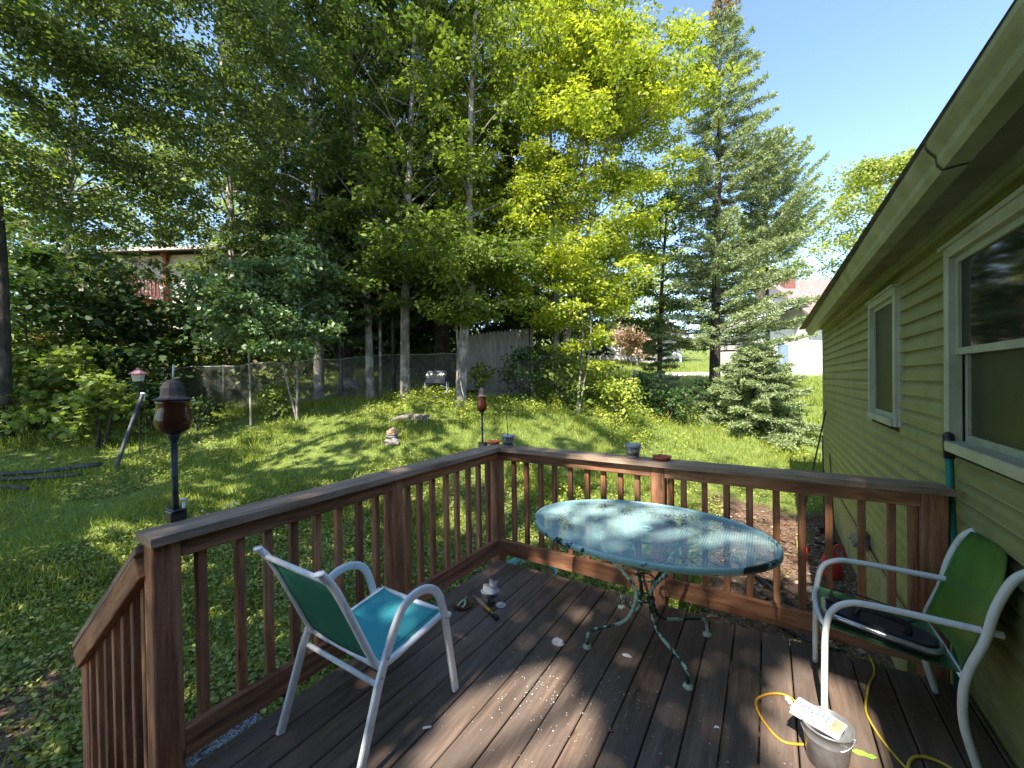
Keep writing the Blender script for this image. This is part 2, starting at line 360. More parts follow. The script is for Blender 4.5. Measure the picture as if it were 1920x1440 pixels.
M['farshingle']=noisy('pinkish_shingle',(.17,.125,.115),(.27,.21,.19),5,.95,bs=.4,thr=(.3,.7))
M['bluewin']=mat('blue_window_glass',(.14,.2,.32),.1,spec=.6)
M['white']=noisy('white_plastic',(.62,.63,.66),(.76,.77,.79),9,.5,bs=.05)
M['lump']=noisy('white_plaster_lump',(.55,.50,.52),(.76,.72,.74),20,.9,bs=.6)
M['pinkcap']=mat('pink_birdhouse_roof',(.36,.16,.2),.6)
M['beige']=mat('beige_birdhouse_wall',(.42,.36,.30),.7)
def meshtopf(t,n,l,b):
    co=objco(n);sp=n.new('ShaderNodeSeparateXYZ');l.new(co,sp.inputs[0])
    cu=math_(n,l,'COSINE',math_(n,l,'MULTIPLY',sp.outputs[0],2*PI/.025));cv=math_(n,l,'COSINE',math_(n,l,'MULTIPLY',sp.outputs[1],2*PI/.0135))
    v=math_(n,l,'ABSOLUTE',math_(n,l,'ADD',cu,cv));hole=math_(n,l,'GREATER_THAN',v,1.3)
    # flaked paint
    a=noise(n,l,mapping(n,l,co,(26,44,10)),2.0,5,.75);bg_=noise(n,l,mapping(n,l,co,(1,1,1),(3.1,.2,0)),3.2,3,.6)
    fl=ramp(n,l,math_(n,l,'MULTIPLY_ADD',bg_,.55,math_(n,l,'MULTIPLY',a,.6)),[(.645,(0,0,0)),(.67,(1,1,1))])
    c=mixc(n,l,noise(n,l,co,5,4),(.215,.375,.39),(.34,.49,.49));c=mixc(n,l,fl,c,(.055,.05,.038))
    l.new(c,b.inputs['Base Color'])
    tr=n.new('ShaderNodeBsdfTransparent');mx=n.new('ShaderNodeMixShader');l.new(hole,mx.inputs[0]);l.new(b.outputs[0],mx.inputs[1]);l.new(tr.outputs[0],mx.inputs[2]);l.new(mx.outputs[0],n['Material Output'].inputs[0])
M['meshtop']=mat('aqua_expanded_metal',rough=.65,spec=.25,build=meshtopf)
def rimf(t,n,l,b):
    co=objco(n);a=noise(n,l,co,22,5,.7);fl=ramp(n,l,math_(n,l,'MULTIPLY_ADD',noise(n,l,co,3.5,2),.5,math_(n,l,'MULTIPLY',a,.6)),[(.60,(0,0,0)),(.62,(1,1,1))])
    c=mixc(n,l,fl,(.28,.48,.48),(.014,.03,.028));l.new(c,b.inputs['Base Color'])
M['rim']=mat('chipped_aqua_rim',rough=.4,build=rimf)
def legf(t,n,l,b):
    co=objco(n);a=noise(n,l,mapping(n,l,co,(1,1,.5)),34,4,.7);fl=ramp(n,l,math_(n,l,'MULTIPLY_ADD',noise(n,l,co,4,2),.6,math_(n,l,'MULTIPLY',a,.6)),[(.575,(0,0,0)),(.60,(1,1,1))])
    c=mixc(n,l,fl,(.010,.045,.035),(.42,.62,.52));l.new(c,b.inputs['Base Color'])
M['tleg']=mat('chipped_green_leg',rough=.35,build=legf)
M['foot']=noisy('pale_green_foot',(.30,.42,.32),(.5,.6,.5),26,.5,bs=.1)
# ---------------------------------------------------------------- terrain
CTRL=np.array([(-3,-1,-.68),(-3,1,-.66),(-2.6,3.5,-.62),(-1,4.5,-.68),(.6,4,-.8),(.8,6,-.8),(.8,9,-.72),(.6,12,-.55),(-1.5,8,-.55),(-4,3,-.55),(-4,0,-.62),(1,-6,-.8),(-3,-8,-.7),(8,0,-.8),(8,14,-.5),
 (-15.3,1.6,.62),(-13.3,5.1,.88),(-9.9,7.9,1.12),(-7.6,9.4,1.1),(-8.3,7.7,1.1),(-6.7,8.1,1.0),(-6.28,5.48,.42),(-10.26,2.36,.12),(-8,1,-.15),(-8,-3,-.3),(-12,-4,.2),
 (-5.4,11.3,.95),(-1.65,15.5,.35),(-3.2,11.5,.25),(-3.9,27.1,1.7),(1.5,27,1.35),(-10.5,34.8,3.1),(-28,8.4,4.6),(-22,12,3.6),(-20,2,2.3),(-18,22,3.5),(-30,30,7),(-35,-10,4),(0,60,5),(40,60,4),(40,0,0),(-60,30,10),(-60,80,14),(0,-40,-1),(-40,-40,2),(60,20,2),(12,30,1.3)],float)
def _tps():
    P=CTRL[:,:2];n=len(P);d=np.linalg.norm(P[:,None]-P[None],axis=2);K=np.where(d>0,d*d*np.log(d+1e-12),0)
    A=np.zeros((n+3,n+3));A[:n,:n]=K+np.eye(n)*.6;A[:n,n]=1;A[:n,n+1:]=P;A[n,:n]=1;A[n+1:,:n]=P.T
    return np.linalg.solve(A,np.r_[CTRL[:,2],0,0,0])
_w=_tps()
def gz(x,y):
    x=np.atleast_1d(np.asarray(x,float));y=np.atleast_1d(np.asarray(y,float));sh=x.shape;X=np.stack([x.ravel(),y.ravel()],1)
    out=np.zeros(len(X))
    for s in range(0,len(X),20000):
        d=np.linalg.norm(X[s:s+20000,None]-CTRL[None,:,:2],axis=2);out[s:s+20000]=np.where(d>0,d*d*np.log(d+1e-12),0)@_w[:-3]+_w[-3]+X[s:s+20000]@_w[-2:]
    return out.reshape(sh)
def g1(x,y): return float(gz(x,y)[0])
def lump(x,y): return .04*np.sin(x*2.3+np.cos(y*1.7))*np.cos(y*2.1+x*.6)+.02*np.sin(x*6.1+y*3)*np.sin(y*5.3-x*2)
def gzl(x,y): return gz(x,y)+lump(np.asarray(x),np.asarray(y))
gx=np.sinh(np.linspace(-4.2,4.2,230))*2.6-3; gy=np.sinh(np.linspace(-4.2,4.2,230))*2.6+6
GX,GY=np.meshgrid(gx,gy);GXc=np.clip(GX,-70,70);GYc=np.clip(GY,-60,90)
GZ=gzl(GXc,GYc)
nn=len(gx);V=np.stack([GX.ravel(),GY.ravel(),GZ.ravel()],1);i=np.arange(nn-1);A_,B_=np.meshgrid(i,i);q=(B_*nn+A_).ravel()
me=bpy.data.meshes.new('ground');me.from_pydata(V.tolist(),[],np.stack([q,q+1,q+nn+1,q+nn],1).tolist())
tag(link('ground',me,M['ground'],smooth=True),kind='structure')
# ---------------------------------------------------------------- light map: which rays the trees behind the camera let through
LIT=[(-1.0,1.72,.34,.50,1),(-.88,1.25,.30,.45,1),(-.95,.9,.3,.4,1),(.22,2.62,.20,.42,1),(.12,2.2,.2,.25,.7),(-1.12,2.78,.13,.20,.6),(-1.38,1.80,.07,.09,.6),
 (-.70,3.46,.78,.17,.82),(-1.05,3.75,.26,.14,.9),(-.58,3.90,.2,.12,.9),(-.15,3.62,.2,.10,.9),(-.68,3.9,.07,.5,.95),(-1.0,4.28,.4,.10,.9),(-1.66,1.95,.14,.10,.55),(-.80,3.08,.14,.2,.8),
 (-6.4,1.6,1.0,.35,.85),(-7.6,3.1,1.3,.45,.85),(-8.3,5.2,1.1,.8,.85),(-9.3,7.2,1.4,.7,.8),(-10.5,3.4,1.5,.5,.8),(-5.0,6.4,.9,.5,.8),(-5.6,9.0,1.0,.8,.8),(.2,7.0,.25,1.0,.8),(-.5,5.2,.3,.6,.7),
 (-12.5,9,.9,1.6,.7),(-9,13.5,.7,.8,.7),(-7.6,17,.6,1.4,.7),(-14.5,6,1.2,1,.8),(-7.3,10.6,.5,.7,.6)]
def vnoise(x,y,s):
    return .5+.25*(np.sin(x*s+1.7*np.sin(y*s*.7))+np.sin(y*s*1.3+2.1*np.sin(x*s*.8+1)))
def lit(x,w,y=None):
    if y is not None: x=x+.035*(y-2.2)      # the sun stands a little to the right
    p=np.zeros_like(x)
    lawn=(w>4.3)
    p=np.where(lawn&(x>-2.2),.93,p)
    p=np.where(lawn&(x<=-2.2)&(x>-5.6),np.where(vnoise(x,w,2.3)>.30,.93,.25),p)
    p=np.where(lawn&(x<=-5.6),np.where(vnoise(x,w,3.1)>np.where(w>12,.70,.40),.88,.06),p)
    p=np.where((w>12.5)&(x>-6.4),.97,p)
    p=np.where((w>4.3)&(w<5.6)&(x>-2.2),.35,p)
    for cx,cw,rx,rw,v in LIT:
        q=((x-cx)/rx)**2+((w-cw)/rw)**2;p=np.maximum(p,np.where(q<1,v,0))
    return p
def shade_tree(name,label,base,height,r,x0,x1,w0,w1,y0,yj,n,leaf,mat_,limbs):  # unseen trees added for shade; leaves left out along the lit rays
    z=g1(*base);t=empty(name,(base[0],base[1],z),label,'tree')
    top=np.array([base[0]+.3,base[1]+.4,z+height])
    tk=MB();path=spline([(base[0],base[1],z-.3),(base[0]+.1,base[1],z+height*.3),(base[0]-.1,base[1]+.2,z+height*.6),top]);tk.tube(path,list(np.linspace(r,r*.25,len(path))),10)
    X=RNG.uniform(x0,x1,n);Wv=RNG.uniform(w0,w1,n)
    cell=np.floor(X/.9)*7.3+np.floor(Wv/.9)*3.1
    Y=y0+np.where(X<-8,(X+8)*.45,0)+yj*np.sin(cell*12.9)+RNG.normal(size=n)*.25;Z=Wv-TAN*Y
    for _ in range(6):      # keep this crown overhead, clear of the view
        dd=-.535*X+.845*Y;bad=(Z<2.4+.98*dd)&(dd>-.3);Y=np.where(bad,Y-.9,Y);Z=Wv-TAN*Y
    Lf=leaf*RNG.uniform(.7,1.25,n);DD=nrm(RNG.normal(size=(n,3)));q=np.maximum(lit(X,Wv,Y),np.maximum(lit(X+DD[:,0]*Lf,Wv+(DD[:,2]+TAN*DD[:,1])*Lf,Y),lit(X+DD[:,0]*Lf*.5,Wv+(DD[:,2]+TAN*DD[:,1])*Lf*.5,Y)))
    keep=(RNG.random(n)>q)
    P=np.stack([X,Y,Z],1)[keep];n_=len(P)
    Nn=nrm(np.array([0,-.3,.9])+.45*RNG.normal(size=(n_,3)));D=DD[keep]
    # limbs reach out into the crown
    idx=RNG.choice(n_,limbs);
    for k in idx:
        e=P[k];f=RNG.uniform(.35,.85);s=np.array(path[int(f*(len(path)-1))]);e=np.array([e[0],e[1],max(e[2],s[2]-1.5)])
        mid=(s+e)/2+np.array([0,0,.4]);pp=spline([s,mid,e],5);tk.tube(pp,list(np.linspace(r*.28,.02,len(pp))),6)
    tk.build('trunk',M['bark'],t,True)
    c=leaves('crown',P,Nn,D,Lf[keep],mat_,t,shape=OVAL)
    return t
shade_tree('maple_tree','unseen huge maple at the far left, crown shaped to shade the lawn and tree row',(-10.5,-3.5),25,.45,-15.5,-5.4,7.5,25,1.0,1.0,19000,.26,M['maple_d'],30)
shade_tree('maple_tree','unseen spreading maple beyond the stairs, crown shaped to dapple the lawn with shade',(-7.5,-5.0),13,.3,-15,-2.2,-1.0,7.5,-3.2,.6,15000,.22,M['maple_d'],26)
shade_tree('maple_tree','unseen maple behind the deck, crown gaps shaped to dapple the boards with sun',(-3.5,-9.0),14,.28,-3.2,1.6,-1.5,5.2,-6.2,.5,13000,.145,M['maple_d'],18)
shade_tree('maple_tree','unseen tall maple behind the camera, sparse crown shaped to let sun onto the lawn',(-2.5,-7.5),22,.3,-5.8,1.2,4.3,13,-4.8,.7,9000,.22,M['maple_d'],12)
# ---------------------------------------------------------------- the deck
XL=-2.04; YF=2.965; CT=1.01
deck=empty('wooden_deck',(-.6,1,0),'weathered wooden deck with red brown railings between lawn and house','deck')
d=MB();seam0=-1.912-.1437*1; k=0
x=-2.056
while x<.83:
    xr=min(x+.1437,.84); jo=random.choice([None,.4,1.2,-.3])
    y1=YF-.01+random.uniform(-.004,.004);zt=random.uniform(-.0015,.0015)
    d.box(((x+xr)/2,(y1-1.6)/2,-.0165+zt),(xr-x-.0065,y1+1.6,.033),bev=.004); x+=.1437
d.build('decking',M['deck'],deck)
d=MB()
for i in range(20):
    for yy in(.2,.8,1.4,2.0,2.6,2.93):
        for e in(.03,.115):
            xx=-2.056+.1437*i+e
            if xx<.83: d.lathe([(0,.0022),(.0038,.0020),(.0038,.0)],(xx+random.uniform(-.003,.003),yy+random.uniform(-.008,.008),0),6)
tag(d.build('deck_screws',M['galv_dark'],deck),kind='stuff')
d=MB()
d.beam((XL+.01,-1.6,-.13),(XL+.01,YF-.012,-.13),.036,.19);d.beam((XL+.03,YF-.03,-.13),(.84,YF-.03,-.13),.036,.19)
for yy in(-1,.2,1.4,2.4): d.beam((XL+.03,yy,-.14),(.84,yy,-.14),.038,.18)
d.build('joist_frame',M['wood'],deck)
for px_,py_ in((XL-.02,.0),(XL-.02,2.9),(.6,2.7),(-.7,2.7)):
    p=MB();p.box((px_+.15,py_,-.55),(.09,.09,.66));p.build('support_post',M['wood'],deck)
def post(x,y,z0,z1,name='post',s=.095): 
    p=MB();p.box((x,y,(z0+z1)/2),(s,s,z1-z0),bev=.006,tone=.55);return p.build(name,M['wood'],deck)
PO=.002
post(XL-.0475+PO,.6165,-.95,.975);post(XL-.0475+PO,1.8125,-.45,.975);post(XL-.0475+.01,YF+.0475-.01,-.45,.975)
post(-.669,YF+.0475-PO,-.45,.975);post(.735,YF+.0475-PO,-.45,.975,s=.105)
def rail(p,q,w,h,name,m='wood',tone=.5): b=MB();b.beam(p,q,w,h,bev=.004,tone=tone);return b.build(name,M[m],deck)
segL=[(.664,1.765),(1.86,YF-.003)]
for a,b_ in segL:
    rail((XL-.019,a,.938),(XL-.019,b_,.938),.038,.089,'top_rail');rail((XL-.019,a,.118),(XL-.019,b_,.118),.038,.128,'bottom_rail')
segF=[(XL-.036,-.717),(-.621,.682)]
for a,b_ in segF:
    rail((a,YF+.019,.938),(b_,YF+.019,.938),.038,.089,'top_rail');rail((a,YF+.019,.118),(b_,YF+.019,.118),.038,.128,'bottom_rail')
# mitred cap boards
c=MB();ci=.045;co_=.125
c.prism([(XL+ci,.555),(XL+ci,YF-ci),(XL-co_,YF+co_),(XL-co_,.555)],(0,0,CT-.034),(1,0,0),(0,1,0),(0,0,.034))
V_=np.array(c.V);c.G=[(v[1]+3,v[0],v[2]) for v in c.V];c.T=[.6]*len(c.V);c.build('cap_rail',M['cap'],deck)
c=MB();c.prism([(XL+ci+.002,YF-ci),(.805,YF-ci),(.78,YF+co_),(XL-co_+.002,YF+co_)],(0,0,CT-.034),(1,0,0),(0,1,0),(0,0,.034))
c.G=[(v[0]+7,v[1],v[2]) for v in c.V];c.T=[.45]*len(c.V);c.build('cap_rail',M['cap'],deck)
def bal(x,y,z0,z1,tw=0):
    b=MB();dx=random.uniform(-.006,.006);b.box((x+dx,y,(z0+z1)/2),(.037,.037,z1-z0),R=rotz(random.uniform(-.12,.12)),bev=.003);return b.build('baluster',M['wood'],deck)
for y in(.75,.904,1.01+.02,1.155,1.288,1.42,1.551,1.684,1.945,2.065,2.194,2.334,2.466,2.607,2.745,2.876): bal(XL-.058,y,.045,.965)
for x in(-1.908,-1.774,-1.64,-1.504,-1.366,-1.225,-1.091,-.956,-.824,-.5,-.372,-.24,-.107,.032,.171,.304,.442,.575): bal(x,YF+.058,.045,.965)
bal(-.592,YF+.058,.045,.965);bal(.66,YF+.058,.045,.965)
# stair going down to the left
ys=.62; x0s,z0s,x1s,z1s=-2.14,.88,-3.12,.175
post(-3.10,ys,-.95,.16,'stair_post')
rail((x0s,ys-.055,z0s-.005),(x1s-.01,ys-.055,z1s-.03),.036,.10,'stair_rail');
b=MB();b.beam((x0s-.0,ys-.01,z0s+.062),(x1s-.04,ys-.01,z1s+.035),.13,.03,bev=.003);b.build('stair_cap',M['cap'],deck)
rail((x0s,ys-.055,-.055),(x1s,ys-.055,-.68),.036,.13,'stair_bottom_rail')
for i in range(7):
    f=(i+.6)/7.2;x=x0s+(x1s-x0s)*f;zt=z0s-.02+(z1s-z0s)*f;b=MB();b.box((x,ys-.018,(zt-.0-.1-.63*f+.06)/2),(.036,.036,zt+.1+.63*f+.02),bev=.003);b.build('baluster',M['wood'],deck)
for i in range(3):
    b=MB();b.box((XL-.22-.29*i,-.1,-.19-.19*i),(.28,1.3,.035),bev=.004);b.build('stair_tread',M['deck'],deck)
    b=MB();b.box((XL-.09-.29*i,-.1,-.11-.19*i),(.02,1.28,.16));b.build('riser',M['wood'],deck)
# ---------------------------------------------------------------- the green sided house
house=empty('green_sided_house',(.86,3,-.75),'olive green vinyl sided house with gutter along the right of the deck','house')
XW=.86;Y0=-4.0;Y1=9.12;EX=.1016
w=MB();z=-.17;prof=[]
zs=[]
while z<2.42: zs.append(z);z+=EX
for z in zs:   # dutch lap courses: each board leans out towards its lower edge
    prof+=[(XW-.001,z),(XW-.026,z+.001),(XW-.028,z+.006),(XW-.0235,z+.012),(XW-.021,z+.052),(XW-.012,z+.072),(XW-.004,z+.084),(XW-.001,z+EX-.002)]
prof.append((XW-.002,zs[-1]+EX))
ywin=[(4.14,5.09,1.20,2.27),(2.08,3.12,1.19,2.27)]
def strip(mb,ya,yb,za,zb):
    pr=[p for p in prof if za-1e-6<=p[1]<=zb+1e-6]
    V=[];Fc=[]
    for x_,z_ in pr: V+=[(x_,ya,z_),(x_,yb,z_)]
    for i in range(len(pr)-1): Fc.append((2*i,2*i+2,2*i+3,2*i+1))
    mb.add(V,Fc)
strip(w,Y0,2.08,-1,3);strip(w,3.12,4.14,-1,3);strip(w,5.09,Y1,-1,3)
for ya,yb,za,zb in ywin: strip(w,ya,yb,-1,za);strip(w,ya,yb,zb-.09,3)
w.box((3.6,Y1+.02-.02,1.1),(5.46,.03,2.6));w.box((3.6,Y0,1.1),(5.46,.03,2.6));w.box((6.35,(Y0+Y1)/2,1.1),(.03,Y1-Y0,2.6))
w.build('wall_siding',M['siding'],house)
f=MB();f.box((XW+.1,(Y0+Y1)/2,-.61),(.16,Y1-Y0-.04,.86));f.box((3.6,Y1-.12,-.61),(5.3,.16,.86))
for yy in(3.05,3.75): f.box((XW-.03,yy,-.42),(.12,.2,.46))
f.build('foundation',M['concrete'],house)
f=MB();f.box((XW-.006,Y1+.0,1.16),(.05,.05,2.66));f.build('corner_trim',M['trim'],house)
f=MB();f.beam((XW-.022,Y0,-.185),(XW-.022,Y1,-.185),.02,.03);f.build('starter_strip',M['gutter'],house)
f=MB();f.box((-.55,-1.78,1.1),(2.78,.16,2.7));f.prism([(-2.0,2.46),(-2.0,2.52),(.3,3.5),(2.6,3.6),(2.6,2.46)],(0,-4.2,0),(1,0,0),(0,0,1),(0,2.7,0));f.build('skylight_block_wing',M['siding'],house)  # unseen wing added behind the camera to cut the skylight from there
# eave: soffit, fascia, gutter, frieze
ev=lambda y:.485+.0125*y
f=MB();f.add([(XW+.02,Y0,2.46),(ev(Y0)+.12,Y0,2.43),(ev(Y1+.3)+.12,Y1+.30,2.43),(XW+.02,Y1+.30,2.46)],[(0,1,2,3)])
f.add([(XW+.02,Y1,2.46),(XW+.02,Y1+.30,2.46),(6.6,Y1+.30,2.46),(6.6,Y1,2.46)],[(0,1,2,3)]);
f.build('soffit',M['soffit'],house)
f=MB();f.beam((XW-.035,Y0,2.43),(XW-.035,Y1,2.435),.03,.035);f.beam((XW-.02,Y0,2.395),(XW-.02,Y1,2.395),.012,.02);f.build('frieze_trim',M['trim'],house)
f=MB();f.add([(ev(Y0)+.12,Y0,2.41),(ev(Y0)+.12,Y0,2.55),(ev(Y1+.3)+.12,Y1+.3,2.55),(ev(Y1+.3)+.12,Y1+.3,2.41)],[(0,1,2,3)]);f.build('fascia',M['gutter'],house)
gp=[(.115,0),(.115,-.10),(.045,-.105),(.03,-.085),(.028,-.06),(.008,-.035),(0,-.02),(0,0),(.012,0),(.012,-.006),(.006,-.006),(.006,-.02),(.014,-.033),(.034,-.057),(.037,-.082),(.05,-.097),(.109,-.094),(.109,0)]
def gut(ya,yb,dz,name='gutter'):
    f=MB();V=[];k=len(gp)
    for y in(ya,yb): V+=[(ev(y)+a*1.0,y,2.475+dz+b*1.1) for a,b in gp]
    f.add(V,[(i,i+1,k+i+1,k+i) for i in range(k-1)]+[(k-1,0,k,2*k-1)]);
    f.add([(ev(yb)+a,yb+.001,2.475+dz+b*1.1) for a,b in gp[:8]],[tuple(range(8))])
    return f.build(name,M['gutter'],house)
gut(Y0,2.15,.004);gut(2.15,Y1+.28,0)
f=MB();k=len(gp);V=[]
for y in(2.14,2.152): V+=[(ev(y)+a-.003,y,2.477+b*1.12) for a,b in gp[:8]]
f.add(V,[(i,i+1,8+i+1,8+i) for i in range(7)]);f.build('gutter_joint',M['black'],house)
f=MB();R0=(ev(0)-.02,2.50);ridge=(3.7,4.05)
f.prism([(ev(4)-.035,2.485),(ridge[0],ridge[1]),(6.95,2.6),(6.95,2.54),(ridge[0],ridge[1]-.09),(ev(4)+.06,2.485)],(0,Y0-.3,0),(1,0,0),(0,0,1),(0,Y1-Y0+.63,0));f.build('roof',M['shingle'],house)
f=MB();f.prism([(XW,2.47),(3.7,3.95),(6.4,2.5)],(0,Y1-.03,0),(1,0,0),(0,0,1),(0,.03,0));f.build('gable',M['siding'],house)
def window(ya,yb,za,zb,sashz,deep):
    fr=MB();t=.055
    for (c_,s_) in (((XW-.022,ya+t/2,(za+zb)/2),(.06,t,zb-za)),((XW-.022,yb-t/2,(za+zb)/2),(.06,t,zb-za)),((XW-.024,(ya+yb)/2,zb-t/2),(.066,yb-ya-2*t,t)),((XW-.026,(ya+yb)/2,za+t/2),(.085,yb-ya-2*t,t))): fr.box(c_,s_,bev=.006)
    fr.box((XW-.045,(ya+yb)/2,zb+.004),(.05,yb-ya+.03,.02))
    # channel that receives the siding ends
    for y_ in(ya-.012,yb+.012): fr.box((XW-.012,y_,(za+zb)/2),(.03,.022,zb-za),bev=.002)
    w_=fr.build('window',M['trim'],house)
    s=MB();u=.035
    def sash(z0,z1,dx):
        a,b=ya+t,yb-t
        s.box((XW-.005+dx,a+u/2,(z0+z1)/2),(.03,u,z1-z0));s.box((XW-.005+dx,b-u/2,(z0+z1)/2),(.03,u,z1-z0))
        s.box((XW-.005+dx,(a+b)/2,z1-u/2),(.032,b-a-2*u,u));s.box((XW-.005+dx,(a+b)/2,z0+u/2),(.032,b-a-2*u,u))
        g=MB();g.box((XW-.004+dx,(a+b)/2,(z0+z1)/2),(.006,b-a-2*u,z1-z0-2*u));g.build('pane',M['screen' if (not sashz or z1<sashz+.03 or not deep) else 'glass'],w_)
    if sashz: sash(sashz-.02,zb-t,0.0);sash(za+t,sashz+.02,.034 if deep else -.0)
    else: sash(za+t,zb-t,0)
    s.build('sash',M['sash'],w_)
    f=MB();f.box((XW+.35,(ya+yb)/2,(za+zb)/2),(.02,yb-ya+.6,zb-za+.6));f.build('dark_interior_sheet',M['black'],w_)  # black sheet behind the panes stands for the dark interior
window(2.08,3.12,1.19,2.27,1.72,True);window(4.14,5.09,1.20,2.27,None,False)
f=MB();f.box((XW-.05,5.30,-.06),(.05,.16,.16),bev=.01);f.add([(XW-.075,5.2,.03),(XW-.075,5.40,.03),(XW-.16,5.42,-.10),(XW-.16,5.18,-.10),(XW-.075,5.2,-.13),(XW-.075,5.40,-.13)],[(0,1,2,3),(0,3,4),(1,5,2),(3,2,5,4)]);f.build('dryer_vent',M['stone'],house)
f=MB();f.tube([(XW-.03,Y0,-.10),(XW-.03,Y1,-.10)],.006,5);f.build('utility_cable',M['black'],house)
MULT=1.9
# ---------------------------------------------------------------- trees
def bend(base,top,wob,n=7):
    base=np.array(base,float);top=np.array(top,float);o=[]
    for i in range(n):
        f=i/(n-1);o.append(base+(top-base)*f+np.array([RNG.normal()*wob,RNG.normal()*wob,0])*(0 if i in(0,) else 1)*min(1,f*3))
    return spline(o,4)
def maple(base,stems,crown,label,m,leaf=.13,n_limb=40,per=150,tw=7,cl=.38,bark='bark',name='maple_tree',flat=.4,shape=KITE,extra=None,group=None,droop=.25,rise=.35,tone=.6,cat='tree'):
    """stems: list of (pts, r0, r1); crown: (z0,z1,rad0,radmid,radtop) limb reach by height; foliage hangs on twigs of limbs"""
    z=g1(base[0],base[1]);t=empty(name,(base[0],base[1],z-.05),label,cat,group)
    tk=MB();C=[]
    paths=[]
    for pts,r0,r1 in stems:
        p=[np.array([a,b_,(z-.2 if i==0 else c_)]) for i,(a,b_,c_) in enumerate(pts)]
        if len(p)==2: p=bend(p[0],p[1],.08)
        else: p=spline(p,6)
        rr=[r0+(r1-r0)*(i/(len(p)-1))**.8 for i in range(len(p))];rr[0]*=1.25
        tk.tube(p,rr,9);paths.append((p,rr))
    z0,z1,ra,rb,rc=crown
    for i in range(n_limb):
        p,rr=paths[i%len(paths)];zz=z0+(z1-z0)*((i+RNG.random())/n_limb)
        j=min(range(len(p)),key=lambda k:abs(p[k][2]-zz));s=p[j]
        f=(zz-z0)/(z1-z0);R_=ra+(rb-ra)*min(1,f*2) if f<.5 else rb+(rc-rb)*(f-.5)*2
        a=i*2.399+RNG.normal()*.3;L=R_*RNG.uniform(.65,1.1)
        e=s+np.array([math.cos(a)*L,math.sin(a)*L,L*rise*RNG.uniform(.4,1.4)])
        mid=(s+e)/2+np.array([0,0,.12*L]);pp=spline([s,mid,e],5)
        tk.tube(pp,list(np.linspace(max(.012,rr[j]*.33),.006,len(pp))),5,cap=False)
        for k in range(tw):
            q=pp[int(RNG.uniform(.25,1)*(len(pp)-1))];l_=L*.28*RNG.uniform(.4,1.1);b_=a+RNG.normal()*1.0
            C.append(q+np.array([math.cos(b_)*l_,math.sin(b_)*l_,l_*RNG.uniform(-.3,.5)]))
        C.append(e)
    C=np.array(C)
    if extra is not None: C=np.vstack([C,extra])
    tk.build('trunk',M[bark],t,True)
    P,Nn,D,tn=spread(C,int(per/tw*MULT),cl*RNG.uniform(.6,1.3,len(C)),flat,droop=droop,toneamp=tone)
    leaves('crown',P,Nn,D,leaf*RNG.uniform(.6,1.25,len(P)),M[m],t,tn,shape)
    return t
def conifer(base,height,rad,label,m='spruce',rtrunk=.18,z0=.3,nb=110,name='spruce_tree',leaf=.12,lean=(0,0),bark='bark_d',droop=.15,dens=1.0,upsweep=.25,power=.85,gap=None,lower=1.0,cat='tree',asym=0):
    z=g1(*base);t=empty(name,(base[0],base[1],z-.05),label,cat)
    tk=MB();top=np.array([base[0]+lean[0],base[1]+lean[1],z+height]);b0=np.array([base[0],base[1],z-.2])
    path=[b0+(top-b0)*f for f in np.linspace(0,1,12)];tk.tube(path,list(np.linspace(rtrunk,.015,12)),9)
    PP=[];DD=[];TN=[]
    for i in range(nb):
        f=z0+(1-z0)*((i+RNG.random())/nb)**.9;s=b0+(top-b0)*f
        L=rad*(1-f)**power*RNG.uniform(.6,1.15)*(lower if f<z0+.12 else 1)+.12;a=i*2.399+RNG.normal()*.25;L*=1+asym*(math.cos(a)*.845+math.sin(a)*.535)
        if gap and gap[0]<f<gap[1] and RNG.random()<.75: L*=.3
        h=np.array([math.cos(a),math.sin(a),0]);e=s+h*L+np.array([0,0,L*(upsweep-.35*(1-f))])
        brown=name=='spruce_tree' and m=='spruce' and (f>.94 and rad>2.95)
        pts=spline([s,(s+e)/2+np.array([0,0,-.06*L]),e],4)
        tk.tube(pts,list(np.linspace(max(.008,rtrunk*.16*(1-f)+.006),.004,len(pts))),4,cap=False)
        n=int(L*48*dens)+8
        for _ in range(n):
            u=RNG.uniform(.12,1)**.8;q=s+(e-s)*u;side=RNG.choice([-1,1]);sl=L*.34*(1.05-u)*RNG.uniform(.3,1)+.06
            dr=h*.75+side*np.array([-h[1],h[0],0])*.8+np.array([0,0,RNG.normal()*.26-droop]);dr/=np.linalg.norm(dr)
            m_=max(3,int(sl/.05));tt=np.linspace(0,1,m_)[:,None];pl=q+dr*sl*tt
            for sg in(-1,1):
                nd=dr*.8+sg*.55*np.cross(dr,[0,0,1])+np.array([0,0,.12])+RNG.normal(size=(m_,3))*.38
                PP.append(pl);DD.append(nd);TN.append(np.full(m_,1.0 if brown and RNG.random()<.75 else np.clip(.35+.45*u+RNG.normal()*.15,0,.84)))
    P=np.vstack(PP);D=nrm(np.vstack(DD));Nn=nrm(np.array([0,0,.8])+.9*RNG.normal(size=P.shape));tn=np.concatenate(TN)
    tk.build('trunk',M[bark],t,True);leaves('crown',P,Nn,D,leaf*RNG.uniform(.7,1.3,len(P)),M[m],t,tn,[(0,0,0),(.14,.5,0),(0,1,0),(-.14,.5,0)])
    return t
def A(px,py,d): return tuple(at(px,py,d))
def B(px,py,d): p=at(px,py,d); return (p[0],p[1])
def pts(*l): return [A(*q) for q in l]
